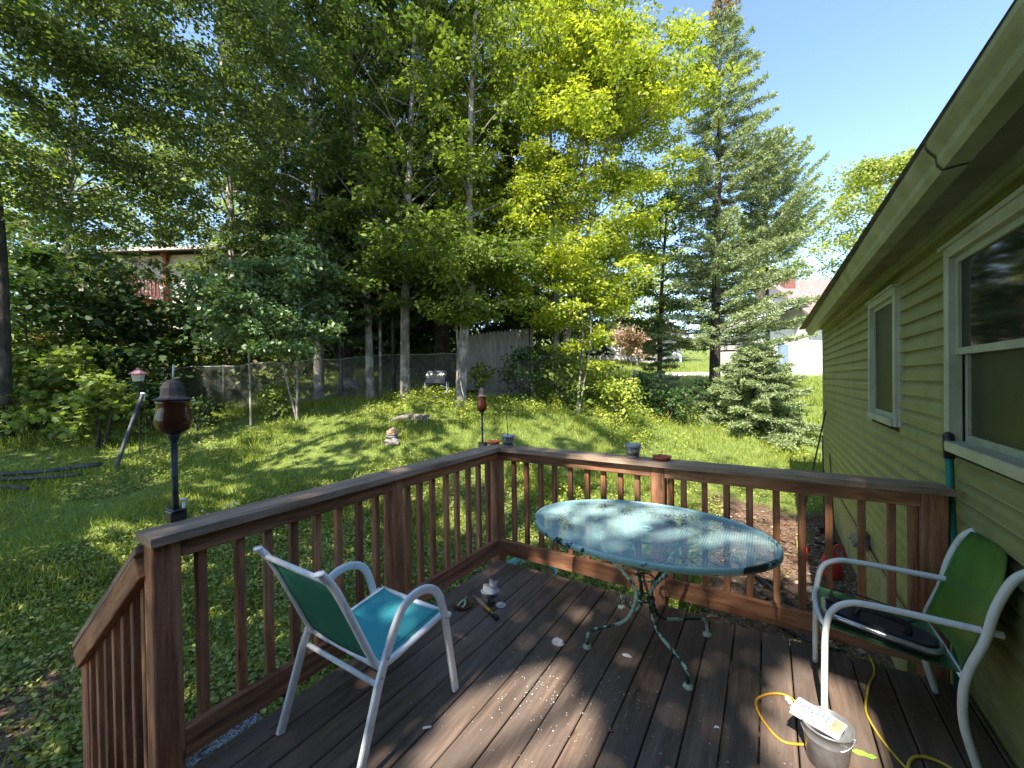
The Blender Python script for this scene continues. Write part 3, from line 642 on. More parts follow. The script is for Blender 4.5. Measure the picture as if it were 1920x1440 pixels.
# central row of tall maples
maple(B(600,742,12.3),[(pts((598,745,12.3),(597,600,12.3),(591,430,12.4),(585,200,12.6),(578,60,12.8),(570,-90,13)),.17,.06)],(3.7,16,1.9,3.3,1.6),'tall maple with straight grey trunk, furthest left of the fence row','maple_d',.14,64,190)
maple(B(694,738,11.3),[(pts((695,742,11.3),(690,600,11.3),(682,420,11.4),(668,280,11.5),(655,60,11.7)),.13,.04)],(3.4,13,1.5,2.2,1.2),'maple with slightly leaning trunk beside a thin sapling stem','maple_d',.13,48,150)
maple(B(713,736,11.6),[(pts((714,742,11.6),(713,600,11.6),(722,420,11.6),(735,250,11.7)),.05,.02)],(4.5,9,.6,1.2,.7),'thin young maple stem between two thicker trunks','maple',.13,18,90)
maple(B(760,742,11.0),[(pts((760,745,11),(759,600,11),(764,420,11.1),(772,200,11.3),(778,30,11.5)),.155,.05)],(3.4,14,1.7,2.7,1.4),'pale straight trunked maple left of the black grill cart','maple',.13,60,170)
maple(B(864,748,10.5),[(pts((864,750,10.5),(868,640,10.5),(884,540,10.6),(880,380,10.8),(884,180,11),(895,-20,11.3)),.16,.05),(pts((867,690,10.5),(856,610,10.5),(850,540,10.6)),.045,.02)],(3.1,13.5,1.6,2.6,1.4),'maple with blotchy bark and a curved trunk beside the grey board panel','maple',.13,60,170)
maple(B(1050,735,12.6),[(pts((1046,738,12.6),(1042,600,12.6),(1040,420,12.7),(1030,200,13)),.13,.04),(pts((1052,738,12.6),(1066,600,12.5),(1082,420,12.5),(1110,200,12.6),(1125,20,12.9)),.15,.04),(pts((1054,738,12.6),(1075,560,12.6),(1115,380,12.5),(1150,220,12.4)),.09,.03)],(2.9,15.5,2.3,3.5,1.7),'big many stemmed maple with sunlit yellow green crown in the centre','maple_y',.115,150,360,tw=9,cl=.42,tone=.8)
maple(B(1082,730,11.4),[(pts((1080,738,11.4),(1092,600,11.4),(1060,500,11.4)),.035,.012),(pts((1082,735,11.4),(1108,585,11.3),(1040,490,11.3)),.03,.01)],(1.9,4.8,.7,1.2,.5),'slim sapling with pale bare stems below the big sunlit maple','maple_y',.12,24,90,cl=.3)
maple(B(980,560,15.5),[(pts((960,700,15.5),(965,500,15.5),(950,200,15.8),(945,0,16)),.16,.05)],(6,17,1.6,3.2,1.6),'maple standing further back behind the grey board panel','maple',.14,44,150)
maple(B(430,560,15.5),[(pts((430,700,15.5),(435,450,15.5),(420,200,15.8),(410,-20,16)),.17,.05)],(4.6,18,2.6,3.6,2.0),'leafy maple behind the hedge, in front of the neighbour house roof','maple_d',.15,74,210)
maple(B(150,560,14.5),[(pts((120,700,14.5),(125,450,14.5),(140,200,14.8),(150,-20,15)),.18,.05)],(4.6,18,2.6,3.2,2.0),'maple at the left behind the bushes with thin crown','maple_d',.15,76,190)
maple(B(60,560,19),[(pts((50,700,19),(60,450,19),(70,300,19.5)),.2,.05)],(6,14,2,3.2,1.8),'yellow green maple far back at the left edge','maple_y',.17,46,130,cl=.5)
# the left edge tree with the boughs that hang into the top left corner
bo=[]
def bough(p,cl,n): 
    for q in spline(p,6)[4:]:
        for _ in range(n): bo.append(q+RNG.normal(size=3)*np.array([cl,cl,cl*.45])-np.array([0,0,.1]))
BG=[pts((-160,-60,6.2),(0,12,6.4),(60,50,6.6),(110,82,6.8),(160,125,7.0),(215,180,7.3)),pts((-140,60,6.8),(0,140,7.2),(60,180,7.4),(120,230,7.6)),pts((-60,-120,6.6),(120,-30,7.2),(260,60,7.6),(400,150,8.0),(500,230,8.4)),pts((110,82,6.8),(200,120,7.3),(330,210,7.8),(450,300,8.2)),pts((60,-160,6.8),(300,-60,7.6),(480,40,8.2),(560,120,8.6)),pts((0,140,7.2),(150,260,7.8),(280,330,8.2),(350,400,8.4)),pts((-100,210,6.8),(20,300,7.4),(110,380,7.8),(210,430,8.0))]
for i,b_ in enumerate(BG): bough([np.array(q) for q in b_],.42 if i!=1 else .3,(4,2,7,6,7,6,5)[i])
lb=B(2,700,8.2)
t=empty('maple_tree',(lb[0],lb[1],g1(*lb)-.05),'maple at the left edge whose dark boughs hang across the top left corner','tree')
tk=MB();tk.tube(spline(pts((4,760,8.2),(2,600,8.2),(-6,420,8.3),(-40,150,8.0),(-120,-100,7.4)),6),list(np.linspace(.14,.08,25)),9)
for i,b_ in enumerate(BG): tk.tube(spline(b_,6),list(np.linspace(.055 if i==0 else .035,.008,31 if len(b_)==6 else (len(b_)-1)*6+1)),6)
tk.build('trunk',M['bark_d'],t,True)
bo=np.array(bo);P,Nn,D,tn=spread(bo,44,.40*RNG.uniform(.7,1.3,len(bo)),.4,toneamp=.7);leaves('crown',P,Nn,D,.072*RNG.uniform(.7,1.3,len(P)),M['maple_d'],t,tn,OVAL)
maple(B(1238,740,17.5),[(pts((1236,750,17.5),(1240,560,17.5),(1250,400,17.6)),.13,.04)],(2.8,9.6,1.6,2.5,1.3),'dim green maple between the bright crown and the tall spruce','maple',.13,46,150,bark='bark_d')
# hemlocks and the dark conifers behind the row
conifer(B(650,700,13.4),13,2.3,'dark hemlock between the left trunks of the fence row','hemlock',.2,.16,120,'hemlock_tree',.13,dens=1.1,droop=.3,upsweep=.05)
conifer(B(830,700,13.6),17,2.9,'broad dark hemlock with thick trunk behind the grill cart','hemlock',.3,.20,150,'hemlock_tree',.13,dens=1.1,droop=.3,upsweep=0)
conifer(B(950,700,14.8),13,2.3,'dark hemlock drooping over the grey board panel','hemlock',.2,.14,100,'hemlock_tree',.13,dens=1.0,droop=.3,upsweep=0)
conifer(B(540,700,16.5),15,2.8,'dark conifer further back left of the fence row','hemlock',.25,.08,110,'hemlock_tree',.15,dens=.9,droop=.3,upsweep=0)
conifer(B(740,700,18.5),17,3.2,'tall dark conifer deep in the woods behind the trunks','hemlock',.25,.05,120,'hemlock_tree',.16,dens=.9,droop=.3,upsweep=0)
# spruce in front of the lawn on the right
conifer(B(1338,760,14),14.3,3.0,'tall spruce with thinning crown and brown tip beside the neighbour lawn','spruce',.2,.16,220,'spruce_tree',.105,lean=(.35,.1),dens=.88,droop=.1,upsweep=.42,power=.75,gap=(.40,.50),asym=.25)
conifer(B(1415,790,12.4),2.6,1.75,'low bushy young spruce at the foot of the tall spruce','spruce',.06,.03,110,'young_spruce',.10,dens=1.7,droop=.12,upsweep=.25,power=.6)
conifer(B(1235,740,16),3.2,1.0,'small spruce seen through the gap beside the sunny lawn','spruce',.06,.05,40,'young_spruce',.11,dens=1.2)
conifer(B(1440,690,14.8),9.6,2.3,'shorter spruce right behind the tall one with long upswept boughs','spruce',.09,.56,80,'spruce_tree',.11,dens=1.1,upsweep=.95,power=.5,asym=.45)
conifer(B(1840,700,22),15.5,3.4,'bluish conifer peeping over the gutter of the green house','bluec',.2,.3,70,'spruce_tree',.16,dens=.8,upsweep=.3)
maple(B(1645,700,30),[(pts((1650,760,30),(1648,500,30),(1650,330,30)),.3,.08)],(5,18,3.5,4.2,2.2),'distant yellow green maple beyond the roof of the green house','farleaf',.26,70,120,cl=.8,flat=.7,tone=.6)
for i,(px,d,z0,z1,lb_,mm) in enumerate([(300,33,4,19,'distant sunlit maple above the neighbour house roof','farleaf'),(470,36,4,20,'distant maple above the right end of the neighbour roof','farleaf'),(1010,30,4,17,'distant maple showing between the dark trunks and the bright crown','farleaf'),(1180,34,5,15,'distant maple behind the low white house','farleaf'),(1420,34,5,14,'distant maple seen through the tall spruce','farleaf'),(700,28,3,18,'distant maple behind the dark conifers','maple'),(860,26,3,17,'deep woodland maple behind the broad hemlock','maple_d')]):
    b0=B(px,700,d);zg=g1(*b0)
    maple(b0,[([(b0[0],b0[1],0),(b0[0],b0[1],zg+z1*.85)],.25,.06)],(zg+z0*.5,zg+z1*.8,3.2,4.4,2.2),lb_,mm,.27,52,110,cl=.85,flat=.7)
maple(B(1195,690,31),[(pts((1195,700,31),(1195,640,31)),.12,.05)],(3.0,6.4,1.4,2.2,1.2),'red leaved ornamental plum in front of the low white house','redleaf',.2,34,90,cl=.55,flat=.6)
# saplings, hedge bushes
def shrub(px,d,h,r,label,m,leaf=.1,ncl=40,per=26,name='shrub',shape=KITE,cl=.26,py=740,flat=.6,tone=.6,trunk=True):
    b0=B(px,py,d);z=g1(*b0);t=empty(name,(b0[0],b0[1],z-.03),label,'bush')
    tk=MB();C=[]
    for i in range(ncl):
        a=RNG.random()*2*PI;f=RNG.random()**.7;rr=r*(RNG.random()**.5)*(1-.55*f**2)
        C.append((b0[0]+math.cos(a)*rr,b0[1]+math.sin(a)*rr,z+.12+h*f))
    for i in range(7):
        c_=C[RNG.integers(len(C))];tk.tube(spline([(b0[0]+RNG.normal()*.06,b0[1]+RNG.normal()*.06,z-.1),((b0[0]+c_[0])/2,(b0[1]+c_[1])/2,z+(c_[2]-z)*.6),c_],4),list(np.linspace(.02+.006*h,.005,9)),5)
    tk.build('stem',M['bark_d'],t,True)
    P,Nn,D,tn=spread(np.array(C),per,cl*RNG.uniform(.7,1.3,len(C)),flat,toneamp=tone)
    leaves('foliage',P,Nn,D,leaf*RNG.uniform(.6,1.3,len(P)),M[m],t,tn,shape);return t
maple(B(556,745,9.6),[(pts((556,752,9.6),(558,640,9.6),(566,480,9.6)),.035,.012),(pts((560,750,9.6),(520,640,9.5),(500,520,9.5)),.025,.01)],(2.1,4.7,.8,1.15,.5),'pale silvery sapling in front of the fence left of the trunk row','sapling',.11,46,110,cl=.3,name='sapling',flat=.5)
maple(B(470,745,9.4),[(pts((470,752,9.4),(466,660,9.4),(452,560,9.4)),.03,.01)],(2.3,4.3,.8,1.1,.5),'silvery green sapling leaning over the chain link fence','sapling',.11,34,110,cl=.3,name='sapling',flat=.5)
conifer(B(640,740,12.1),7.0,1.9,'young dark hemlock with feathery boughs behind the fence','hemlock',.07,.26,90,'hemlock_tree',.1,dens=1.6,droop=.3)
conifer(B(738,740,11.9),6.6,1.6,'young hemlock between the pale trunk and the leaning maple','hemlock',.06,.34,80,'hemlock_tree',.1,dens=1.6,droop=.3)
maple(B(868,744,10.2),[(pts((868,748,10.2),(862,600,10.2)),.02,.01)],(3.0,4.6,.5,.9,.5),'leafy young maple shoot hanging over the curved trunk','maple',.12,26,100,cl=.28)
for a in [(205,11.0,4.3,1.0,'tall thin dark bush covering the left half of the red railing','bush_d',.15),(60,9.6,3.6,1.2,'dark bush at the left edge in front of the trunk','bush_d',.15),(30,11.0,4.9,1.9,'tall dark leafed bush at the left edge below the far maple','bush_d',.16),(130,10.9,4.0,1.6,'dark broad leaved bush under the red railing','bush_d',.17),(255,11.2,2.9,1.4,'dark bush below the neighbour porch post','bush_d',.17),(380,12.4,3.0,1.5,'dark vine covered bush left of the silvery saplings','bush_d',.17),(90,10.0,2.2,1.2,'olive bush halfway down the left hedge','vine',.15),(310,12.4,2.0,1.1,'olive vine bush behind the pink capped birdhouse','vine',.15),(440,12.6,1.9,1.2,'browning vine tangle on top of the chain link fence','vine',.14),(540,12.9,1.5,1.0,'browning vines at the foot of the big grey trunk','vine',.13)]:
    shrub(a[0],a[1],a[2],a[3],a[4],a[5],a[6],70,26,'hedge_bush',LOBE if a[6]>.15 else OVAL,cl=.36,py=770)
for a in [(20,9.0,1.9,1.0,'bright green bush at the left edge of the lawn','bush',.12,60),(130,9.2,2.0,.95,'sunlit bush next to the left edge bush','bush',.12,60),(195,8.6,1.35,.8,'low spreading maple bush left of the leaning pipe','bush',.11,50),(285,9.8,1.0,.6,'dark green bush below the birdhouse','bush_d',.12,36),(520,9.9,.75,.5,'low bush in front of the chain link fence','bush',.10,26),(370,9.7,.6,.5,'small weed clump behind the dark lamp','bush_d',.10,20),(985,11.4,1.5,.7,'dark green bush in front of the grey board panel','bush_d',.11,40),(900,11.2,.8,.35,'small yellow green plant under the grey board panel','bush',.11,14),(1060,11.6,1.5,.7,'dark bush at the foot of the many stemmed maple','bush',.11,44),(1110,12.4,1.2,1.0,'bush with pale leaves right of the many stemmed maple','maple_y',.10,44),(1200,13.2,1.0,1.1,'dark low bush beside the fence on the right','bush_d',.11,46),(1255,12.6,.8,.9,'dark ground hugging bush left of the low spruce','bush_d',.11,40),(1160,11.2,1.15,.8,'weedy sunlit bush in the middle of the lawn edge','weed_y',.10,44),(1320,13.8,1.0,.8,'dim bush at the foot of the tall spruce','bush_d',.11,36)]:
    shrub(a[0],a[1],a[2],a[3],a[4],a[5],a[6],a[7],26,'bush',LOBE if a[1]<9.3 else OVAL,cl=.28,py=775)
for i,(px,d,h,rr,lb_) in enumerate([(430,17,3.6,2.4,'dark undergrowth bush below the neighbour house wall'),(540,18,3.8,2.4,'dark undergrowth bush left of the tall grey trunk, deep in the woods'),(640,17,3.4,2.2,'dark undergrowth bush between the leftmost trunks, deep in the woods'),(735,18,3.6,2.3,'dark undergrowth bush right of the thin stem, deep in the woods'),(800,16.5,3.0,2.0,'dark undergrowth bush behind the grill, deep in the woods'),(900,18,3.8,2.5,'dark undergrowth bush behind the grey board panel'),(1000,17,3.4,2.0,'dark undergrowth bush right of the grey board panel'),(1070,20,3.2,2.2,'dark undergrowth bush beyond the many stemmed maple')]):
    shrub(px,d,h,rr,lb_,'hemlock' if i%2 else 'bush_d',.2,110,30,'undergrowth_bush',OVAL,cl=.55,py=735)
# ---------------------------------------------------------------- ground plants
def scatter(n,rmin,rmax,pw,a0=-66,a1=60):
    u=RNG.random(n);r=(rmin**(1-pw)+u*(rmax**(1-pw)-rmin**(1-pw)))**(1/(1-pw))
    a=np.radians(32.4-RNG.uniform(a0,a1,n));return np.stack([-np.sin(a)*r,np.cos(a)*r],1),r
def keepout(X): 
    x,y=X[:,0],X[:,1]
    ok=~((x>XL-.16)&(y<YF+.16));ok&=~((x>XW-.05)&(y<Y1+.02)&(x<6.5))
    dist=np.maximum(np.maximum(XL-.05-x,y-YF-.05),0)
    soil=np.where(x>-.6,np.where(y<8.2,1,0),0)
    soil=np.maximum(soil,(np.maximum(np.abs(x+.55)-2.5,y-4.0)<RNG.normal(size=len(x))*.22-.12))
    soil=np.maximum(soil,(np.maximum(np.abs(x+3.3)-1.4,y-.75)<RNG.normal(size=len(x))*.2-.1))
    return ok,soil>0
def mixn(x,y): return vnoise(x,y,.9)
X,r=scatter(260000,2.6,36,1.2);ok,soil=keepout(X);ok&=~(soil&(RNG.random(len(X))<.97));nz=mixn(X[:,0],X[:,1]);
grassy=nz+.25*(X[:,0]<-6)>.38
k=ok&(grassy|(RNG.random(len(X))<.35))&(RNG.random(len(X))<.98);G=X[k];rg=r[k];z=gzl(G[:,0],G[:,1])
P=np.stack([G[:,0],G[:,1],z-.01],1);D=nrm(np.array([0,0,1])+.5*RNG.normal(size=P.shape));Nn=nrm(RNG.normal(size=P.shape)*[1,1,.2])
tall=.5+.9*np.clip(vnoise(G[:,0]+3,G[:,1],1.7),0,1)
tag(leaves('grass',P,Nn,D,(.06+.10*RNG.random(len(P)))*tall*np.clip(rg/9,1,2.2),M['grass'],shape=[(-.045,0,0),(.045,0,0),(.03,.55,.04),(0,1,.16),(-.03,.55,.04)],tone=np.clip(RNG.normal(size=len(P))*.2+.45+.2*(nz[k]-.5),0,1)),kind='stuff')
X,r=scatter(105000,2.5,24,1.3);ok,soil=keepout(X);ok&=~(soil&(RNG.random(len(X))<.985));nz=mixn(X[:,0],X[:,1]);k=ok&(RNG.random(len(X))<np.clip(vnoise(X[:,0]*1.0+9,X[:,1],2.1)*1.5,.15,1))&((nz+.25*(X[:,0]<-6)<.62)|(r<7));C=X[k];rc=r[k]
hh=np.where(C[:,1]+.25*C[:,0]>5.2,.26,.06)*(.3+RNG.random(len(C)));P0=np.stack([C[:,0],C[:,1],gzl(C[:,0],C[:,1])+hh*.8],1)
def weeds(sel,mt,nm,sz,per):
    if not len(sel): return
    P,Nn,D,tn=spread(P0[sel],per,.085*np.clip(rc[sel]/6,1,2),.7,up=1.0,tilt=.45,toneamp=.7);P[:,2]=np.maximum(P[:,2],gzl(P[:,0],P[:,1])+.005)
    tag(leaves(nm,P,Nn,D,sz*RNG.uniform(.6,1.4,len(P))*np.repeat(np.clip(rc[sel]/8,1,1.45),per),M[mt],None,tn,OVAL),kind='stuff')
isy=(C[:,1]+.25*C[:,0]>4.6)
weeds(np.where(~isy)[0],'weed','ground_cover',.033,8);weeds(np.where(isy&((C[:,0]<-2.6)|(RNG.random(len(C))<.12)))[0],'weed_y','lawn_weeds',.036,8)
# dry leaves on the soil under and beside the deck
n=9500;x=RNG.uniform(-4.8,.8,n);y=RNG.uniform(-.5,8,n);k=((x>-.7)|(np.abs(y-3.2)<.7)&(x>-2.6)|(x<-2.1)&(x>-3.1)&(y<3.5)|(x<-2.9)&(y<.9));k&=~((x>-2)&(y<2.7));x,y=x[k],y[k]
P=np.stack([x,y,gzl(x,y)+.012],1);Nn=nrm(np.array([0,0,1])+.35*RNG.normal(size=P.shape));D=nrm(RNG.normal(size=P.shape))
tag(leaves('leaf_litter',P,Nn,D,.05*RNG.uniform(.35,1.5,len(P)),M['dryleaf'],shape=LOBE),kind='stuff')
n=700;x=RNG.uniform(.45,.84,n);y=RNG.uniform(3.1,8.5,n);b=MB()
for i in range(n):
    s=RNG.uniform(.008,.022);b.lathe([(0,-s*.5),(s,-s*.1),(s*.8,s*.45),(0,s*.6)],(x[i]-RNG.random()*.25*(y[i]<6),y[i],float(gzl(x[i],y[i])[0] if np.ndim(gzl(x[i],y[i])) else gzl(x[i],y[i]))+.006),5)
tag(b.build('gravel',M['stone']),kind='stuff')
# ---------------------------------------------------------------- furniture on the deck
ch=empty('patio_chair',(-1.63,1.25,0),'white framed patio chair with teal sling seat facing the far railing','chair')
def flatbar(mb,path,w,h,side=(1,0,0)):   # rounded rectangular tube lying in the plane normal to side
    P=[np.array(p,float) for p in path];sd=np.array(side,float);V=[];Fc=[];k=len(P);n=8
    sec=[(-1,-.6),(-.7,-1),(.7,-1),(1,-.6),(1,.6),(.7,1),(-.7,1),(-1,.6)]
    for i,p in enumerate(P):
        t=P[min(i+1,k-1)]-P[max(i-1,0)];t/=np.linalg.norm(t);u=np.cross(sd,t);u/=np.linalg.norm(u)
        for a,b in sec: V.append(p+sd*a*w/2+u*b*h/2)
    for i in range(k-1):
        for j in range(n): Fc.append((i*n+j,i*n+(j+1)%n,(i+1)*n+(j+1)%n,(i+1)*n+j))
    Fc+=[tuple(range(n))[::-1],tuple((k-1)*n+j for j in range(n))];mb.add(V,Fc)
for s,x in((1,-1.372),(-1,-1.888)):
    yo=0 if s>0 else -.02
    path=[(x,1.578+yo,.012),(x,1.53+yo,.29),(x,1.50+yo,.45),(x,1.475+yo,.53),(x,1.435+yo,.59),(x,1.37+yo,.622),(x,1.30+yo,.625),(x,1.235+yo,.60),(x,1.185+yo,.53),(x,1.14+yo,.44)]
    b=MB();flatbar(b,spline(path[3:],4),.022,.038);b.build('armrest',M['white_tube'],ch)
    b=MB();flatbar(b,path[:4],.022,.036);b.build('leg',M['white_tube'],ch)
    b=MB();flatbar(b,[(x,1.14+yo,.44),(x,1.10+yo,.35),(x,1.0+yo,.05),(x,.985+yo,.006)],.022,.036);b.build('leg',M['white_tube'],ch)
fr=MB();S_=[]
for x in(-1.408,-1.862):
    p=spline([(x,.875,.89),(x,.93,.81),(x,1.0,.66),(x,1.075,.49),(x,1.115,.41),(x,1.17,.382),(x,1.30,.392),(x,1.54,.42)],5);fr.tube(p,.0155,10);S_.append(p)
fr.tube([(-1.87,1.095,.345),(-1.385,1.095,.345)],.011,8);fr.tube([(-1.862,1.54,.418),(-1.408,1.54,.418)],.013,8);fr.tube([(-1.862,.905,.845),(-1.408,.905,.845)],.012,8)
fr.tube([(-1.862,1.13,.386),(-1.408,1.13,.386)],.011,8);fr.tube([(-1.37,1.545,.415),(-1.40,1.545,.415)],.012,8);fr.tube([(-1.89,1.52,.415),(-1.86,1.52,.415)],.012,8)
for x in(-1.408,-1.862): fr.lathe([(0,.001),(.018,0),(.018,-.012),(0,-.013)],(x,.872,.897),12)
fr.build('frame',M['white_tube'],ch,True)
for x,y,z in((-1.359,1.50,.425),(-1.359,1.105,.375),(-1.359,1.14,.44),(-1.901,1.48,.425),(-1.901,1.085,.375)):
    b=MB();b.lathe([(0,.005),(.005,.004),(.006,0)],(x,y,z),8,axis=np.array([[0,0,1],[0,1,0],[-1,0,0]],float) if x>-1.6 else np.array([[0,0,-1],[0,1,0],[1,0,0]],float));b.build('bolt',M['galv'],ch,True)
for x in(-1.434,-1.836):
    b=MB();b.tube([(x,1.155,.412),(x,1.22,.404),(x,1.32,.414),(x,1.43,.427),(x,1.525,.438)],.0022,5);b.build('seat_seam',M['slingb'],ch,True)
    b=MB();b.tube([(x,.905,.846),(x,.947,.764),(x,.992,.664),(x,1.033,.579),(x,1.073,.485),(x,1.104,.425)],.0022,5);b.build('back_seam',M['sling'],ch,True)
def sheet(yz,nx,sag,thick,name,m,x0=-1.852,x1=-1.418):
    b=MB();k=len(yz);V=[];Fc=[]
    for lay in(0,1):
        for i in range(nx+1):
            f=i/nx;x=x0+(x1-x0)*f;s=sag*4*f*(1-f)
            for j,(y,z) in enumerate(yz):
                a=np.array(yz[min(j+1,k-1)])-np.array(yz[max(j-1,0)]);a=a/np.linalg.norm(a);nv=np.array([a[1],-a[0]])
                V.append((x,y+nv[0]*(s+lay*thick),z+nv[1]*(s+lay*thick)))
    o=(nx+1)*k
    for i in range(nx):
        for j in range(k-1):
            q=i*k+j;Fc.append((q,q+1,q+k+1,q+k));Fc.append((o+q,o+q+k,o+q+k+1,o+q+1))
    for i in range(nx): Fc.append((i*k,(i+1)*k,o+(i+1)*k,o+i*k));Fc.append((i*k+k-1,o+i*k+k-1,o+(i+1)*k+k-1,(i+1)*k+k-1))
    b.add(V,Fc);return b.build(name,m,ch,True)
sheet([(1.15,.40),(1.22,.392),(1.32,.402),(1.43,.415),(1.53,.428)],8,.012,.003,'seat',M['sling'])
sheet([(.915,.845),(.955,.765),(1.0,.665),(1.04,.58),(1.08,.485),(1.11,.425)],8,.010,.003,'backrest',M['slingb'])
# green metal lawn chair against the wall
lc=empty('lawn_chair',(.45,2.58,0),'green metal lawn chair with white tube arms against the house wall','chair')
for yy,nm in((2.36,0),(2.79,1)):
    b=MB();zt=.572 if nm==0 else .60
    b.tube(spline([(.212,yy,.004),(.214,yy,.25),(.22,yy,.42),(.245,yy,zt-.06),(.30,yy,zt-.012),(.38,yy,zt+.002),(.60,yy,zt),(.775,yy,zt-.004)],6),.0135,10)
    b.build('armrest',M['white_tube'],lc,True)
    b=MB();b.tube(spline([(.835,yy-.03+.06*nm,.845),(.79,yy-.03+.06*nm,.80),(.745,yy-.03+.06*nm,.68),(.715,yy-.03+.06*nm,.54),(.672,yy-.03+.06*nm,.41),(.655,yy-.03+.06*nm,.30),(.66,yy-.03+.06*nm,.17),(.70,yy-.03+.06*nm,.006)],6),.0155,10)
    b.build('rear_leg',M['cream_tube'],lc,True)
b=MB();b.tube(spline([(.222,2.36,.43),(.205,2.45,.425),(.20,2.575,.422),(.205,2.70,.425),(.222,2.79,.43)],5),.0125,8);b.build('cross_tube',M['white_tube'],lc,True);b=MB();b.tube([(.665,2.33,.36),(.665,2.82,.36)],.012,8)
b.build('cross_tube',M['white_tube'],lc,True)
def shell(fn,nu,nv,name,m,par):
    b=MB();V=[];Fc=[]
    for lay in(0,1):
        for i in range(nu+1):
            for j in range(nv+1):
                p,nv_=fn(i/nu,j/nv);V.append(np.array(p)-np.array(nv_)*lay*.003)
    o=(nu+1)*(nv+1);k=nv+1
    for i in range(nu):
        for j in range(nv):
            q=i*k+j;Fc.append((q,q+1,q+k+1,q+k)[::-1]);Fc.append((o+q,o+q+1,o+q+k+1,o+q+k))
    for i in range(nu): Fc.append((i*k,i*k+k,o+i*k+k,o+i*k));Fc.append((i*k+nv,o+i*k+nv,o+i*k+k+nv,i*k+k+nv))
    for j in range(nv): Fc.append((j,o+j,o+j+1,j+1));Fc.append((nu*k+j,nu*k+j+1,o+nu*k+j+1,o+nu*k+j))
    b.add(V,Fc);return b.build(name,m,par,True)
def seatf(u,v):
    x=.20+.465*u;w=.43*(1-.06*u);y=2.577+(v-.5)*w;z=.435-.065*u-.022*math.sin(PI*v)*math.sin(PI*min(1,u*1.1))+(.0 if u>.05 else -.03*(1-u/.05))
    return (x,y,z),(.15,0,1)
def backf(u,v):
    zz=.39+.47*u;w=.45*(1-.0*u);cor=1-.26*max(0,(u-.72)/.28)**1.5
    y=2.577+(v-.5)*w*cor;x=.675+.145*u+.03*math.cos(PI*(v-.5))-.02
    return (x,y,zz),(-1,0,.3)
shell(seatf,14,14,'seat',M['greenseat'],lc);shell(backf,14,14,'backrest',M['green'],lc)
# slab appliance on the seat
gr=empty('contact_grill',(.46,2.50,.45),'long dark slab appliance with silver rim and black handle on the green chair seat','appliance')
def obround(L,Wd,n=12): return [(L/2-Wd/2+Wd/2*math.cos(a),Wd/2*math.sin(a)) for a in np.linspace(-PI/2,PI/2,n)]+[(-L/2+.02,Wd/2),(-L/2,Wd/2-.02),(-L/2,-Wd/2+.02),(-L/2+.02,-Wd/2)]
Rg=rotz(math.radians(-4));tilt=np.array([[math.cos(.135),0,math.sin(.135)],[0,1,0],[-math.sin(.135),0,math.cos(.135)]]);RR=Rg@tilt
c0=np.array([.425,2.475,.418])
def slab(L,Wd,z0,z1,name,m,par):
    b=MB();b.prism(obround(L,Wd),c0+RR@np.array([0,0,z0]),RR[:,0],RR[:,1],RR[:,2]*(z1-z0));return b.build(name,m,par)
slab(.40,.165,0,.022,'base',M['navy'],gr);slab(.385,.150,.026,.044,'lid',M['navy'],gr)
b=MB();b.tube([c0+RR@np.array([x*1.02,y*1.03,.024]) for x,y in obround(.40,.165)],.012,8,closed=True);b.build('rim',M['silver'],gr,True)
b=MB();hp=[(-.09,-.03,.044),(-.085,-.03,.075),(-.06,-.03,.088),(.06,-.03,.088),(.085,-.03,.075),(.09,-.03,.044)];b.tube([c0+RR@np.array(p) for p in spline(hp,4)],.014,8);b.build('handle',M['black'],gr,True)
b=MB();b.box(c0+RR@np.array([-.175,.03,.052]),(.035,.05,.018),RR,bev=.004);b.lathe([(0,.012),(.012,.012),(.014,0)],c0+RR@np.array([-.14,.045,.05]),12,axis=RR);b.build('control',M['black'],gr)
b=MB();b.tube(spline([(.33,2.62,.437),(.28,2.70,.44),(.30,2.775,.44),(.42,2.78,.428),(.55,2.76,.41),(.60,2.70,.40),(.56,2.66,.402)],8),.0035,6);tag(b.build('power_cord',M['black'],smooth=True),'thin black power cord looped on the far side of the green seat','cord')
b=MB();b.prism([(0,0),(.022,.012),(.035,.0),(.03,.028),(.01,.03)],(.585,2.46,.393),(1,0,-.15),(0,1,0),(0,0,.002));tag(b.build('dark_leaf',M['black']),'small dark dead leaf on the rear of the green seat','leaf')
b=MB();b.lathe([(0,.012),(.025,.012),(.032,.002),(0,0)],(.545,2.64,.398),16);tag(b.build('black_cap',M['black'],smooth=True),'round black cap beside the grill on the green seat','cap')
# oval mesh table
TC=np.array([-.628,2.425,.72]);ta,tb_=.682,.485
tb=empty('mesh_table',(TC[0],TC[1],0),'oval aqua expanded metal table with flaking paint and curled legs','table')
b=MB();n=72;V=[(0,0,0)];Fc=[]
for k in range(1,7):
    for i in range(n):
        a=2*PI*i/n;V.append((ta*k/6.12*math.cos(a),tb_*k/6.12*math.sin(a),0))
for i in range(n): Fc.append((0,1+i,1+(i+1)%n))
for k in range(5):
    for i in range(n): Fc.append((1+k*n+i,1+(k+1)*n+i,1+(k+1)*n+(i+1)%n,1+k*n+(i+1)%n))
b.add(V,Fc);o=b.build('tabletop',M['meshtop']);o.parent=tb;o.location=(0,0,TC[2]-.004)
b=MB();sec=[(.004,.004),(0,.006),(-.010,.004),(-.012,-.004),(-.012,-.026),(.0,-.030),(.006,-.020)];V=[];Fc=[];k=len(sec)
for i in range(96):
    a=2*PI*i/96
    for q,z in sec: V.append((TC[0]+(ta-q-.006)*math.cos(a),TC[1]+(tb_-q-.006)*math.sin(a),TC[2]+z))
for i in range(96):
    for j in range(k): Fc.append((i*k+j,i*k+(j+1)%k,((i+1)%96)*k+(j+1)%k,((i+1)%96)*k+j))
b.add(V,Fc);b.build('rim',M['rim'],tb,True)
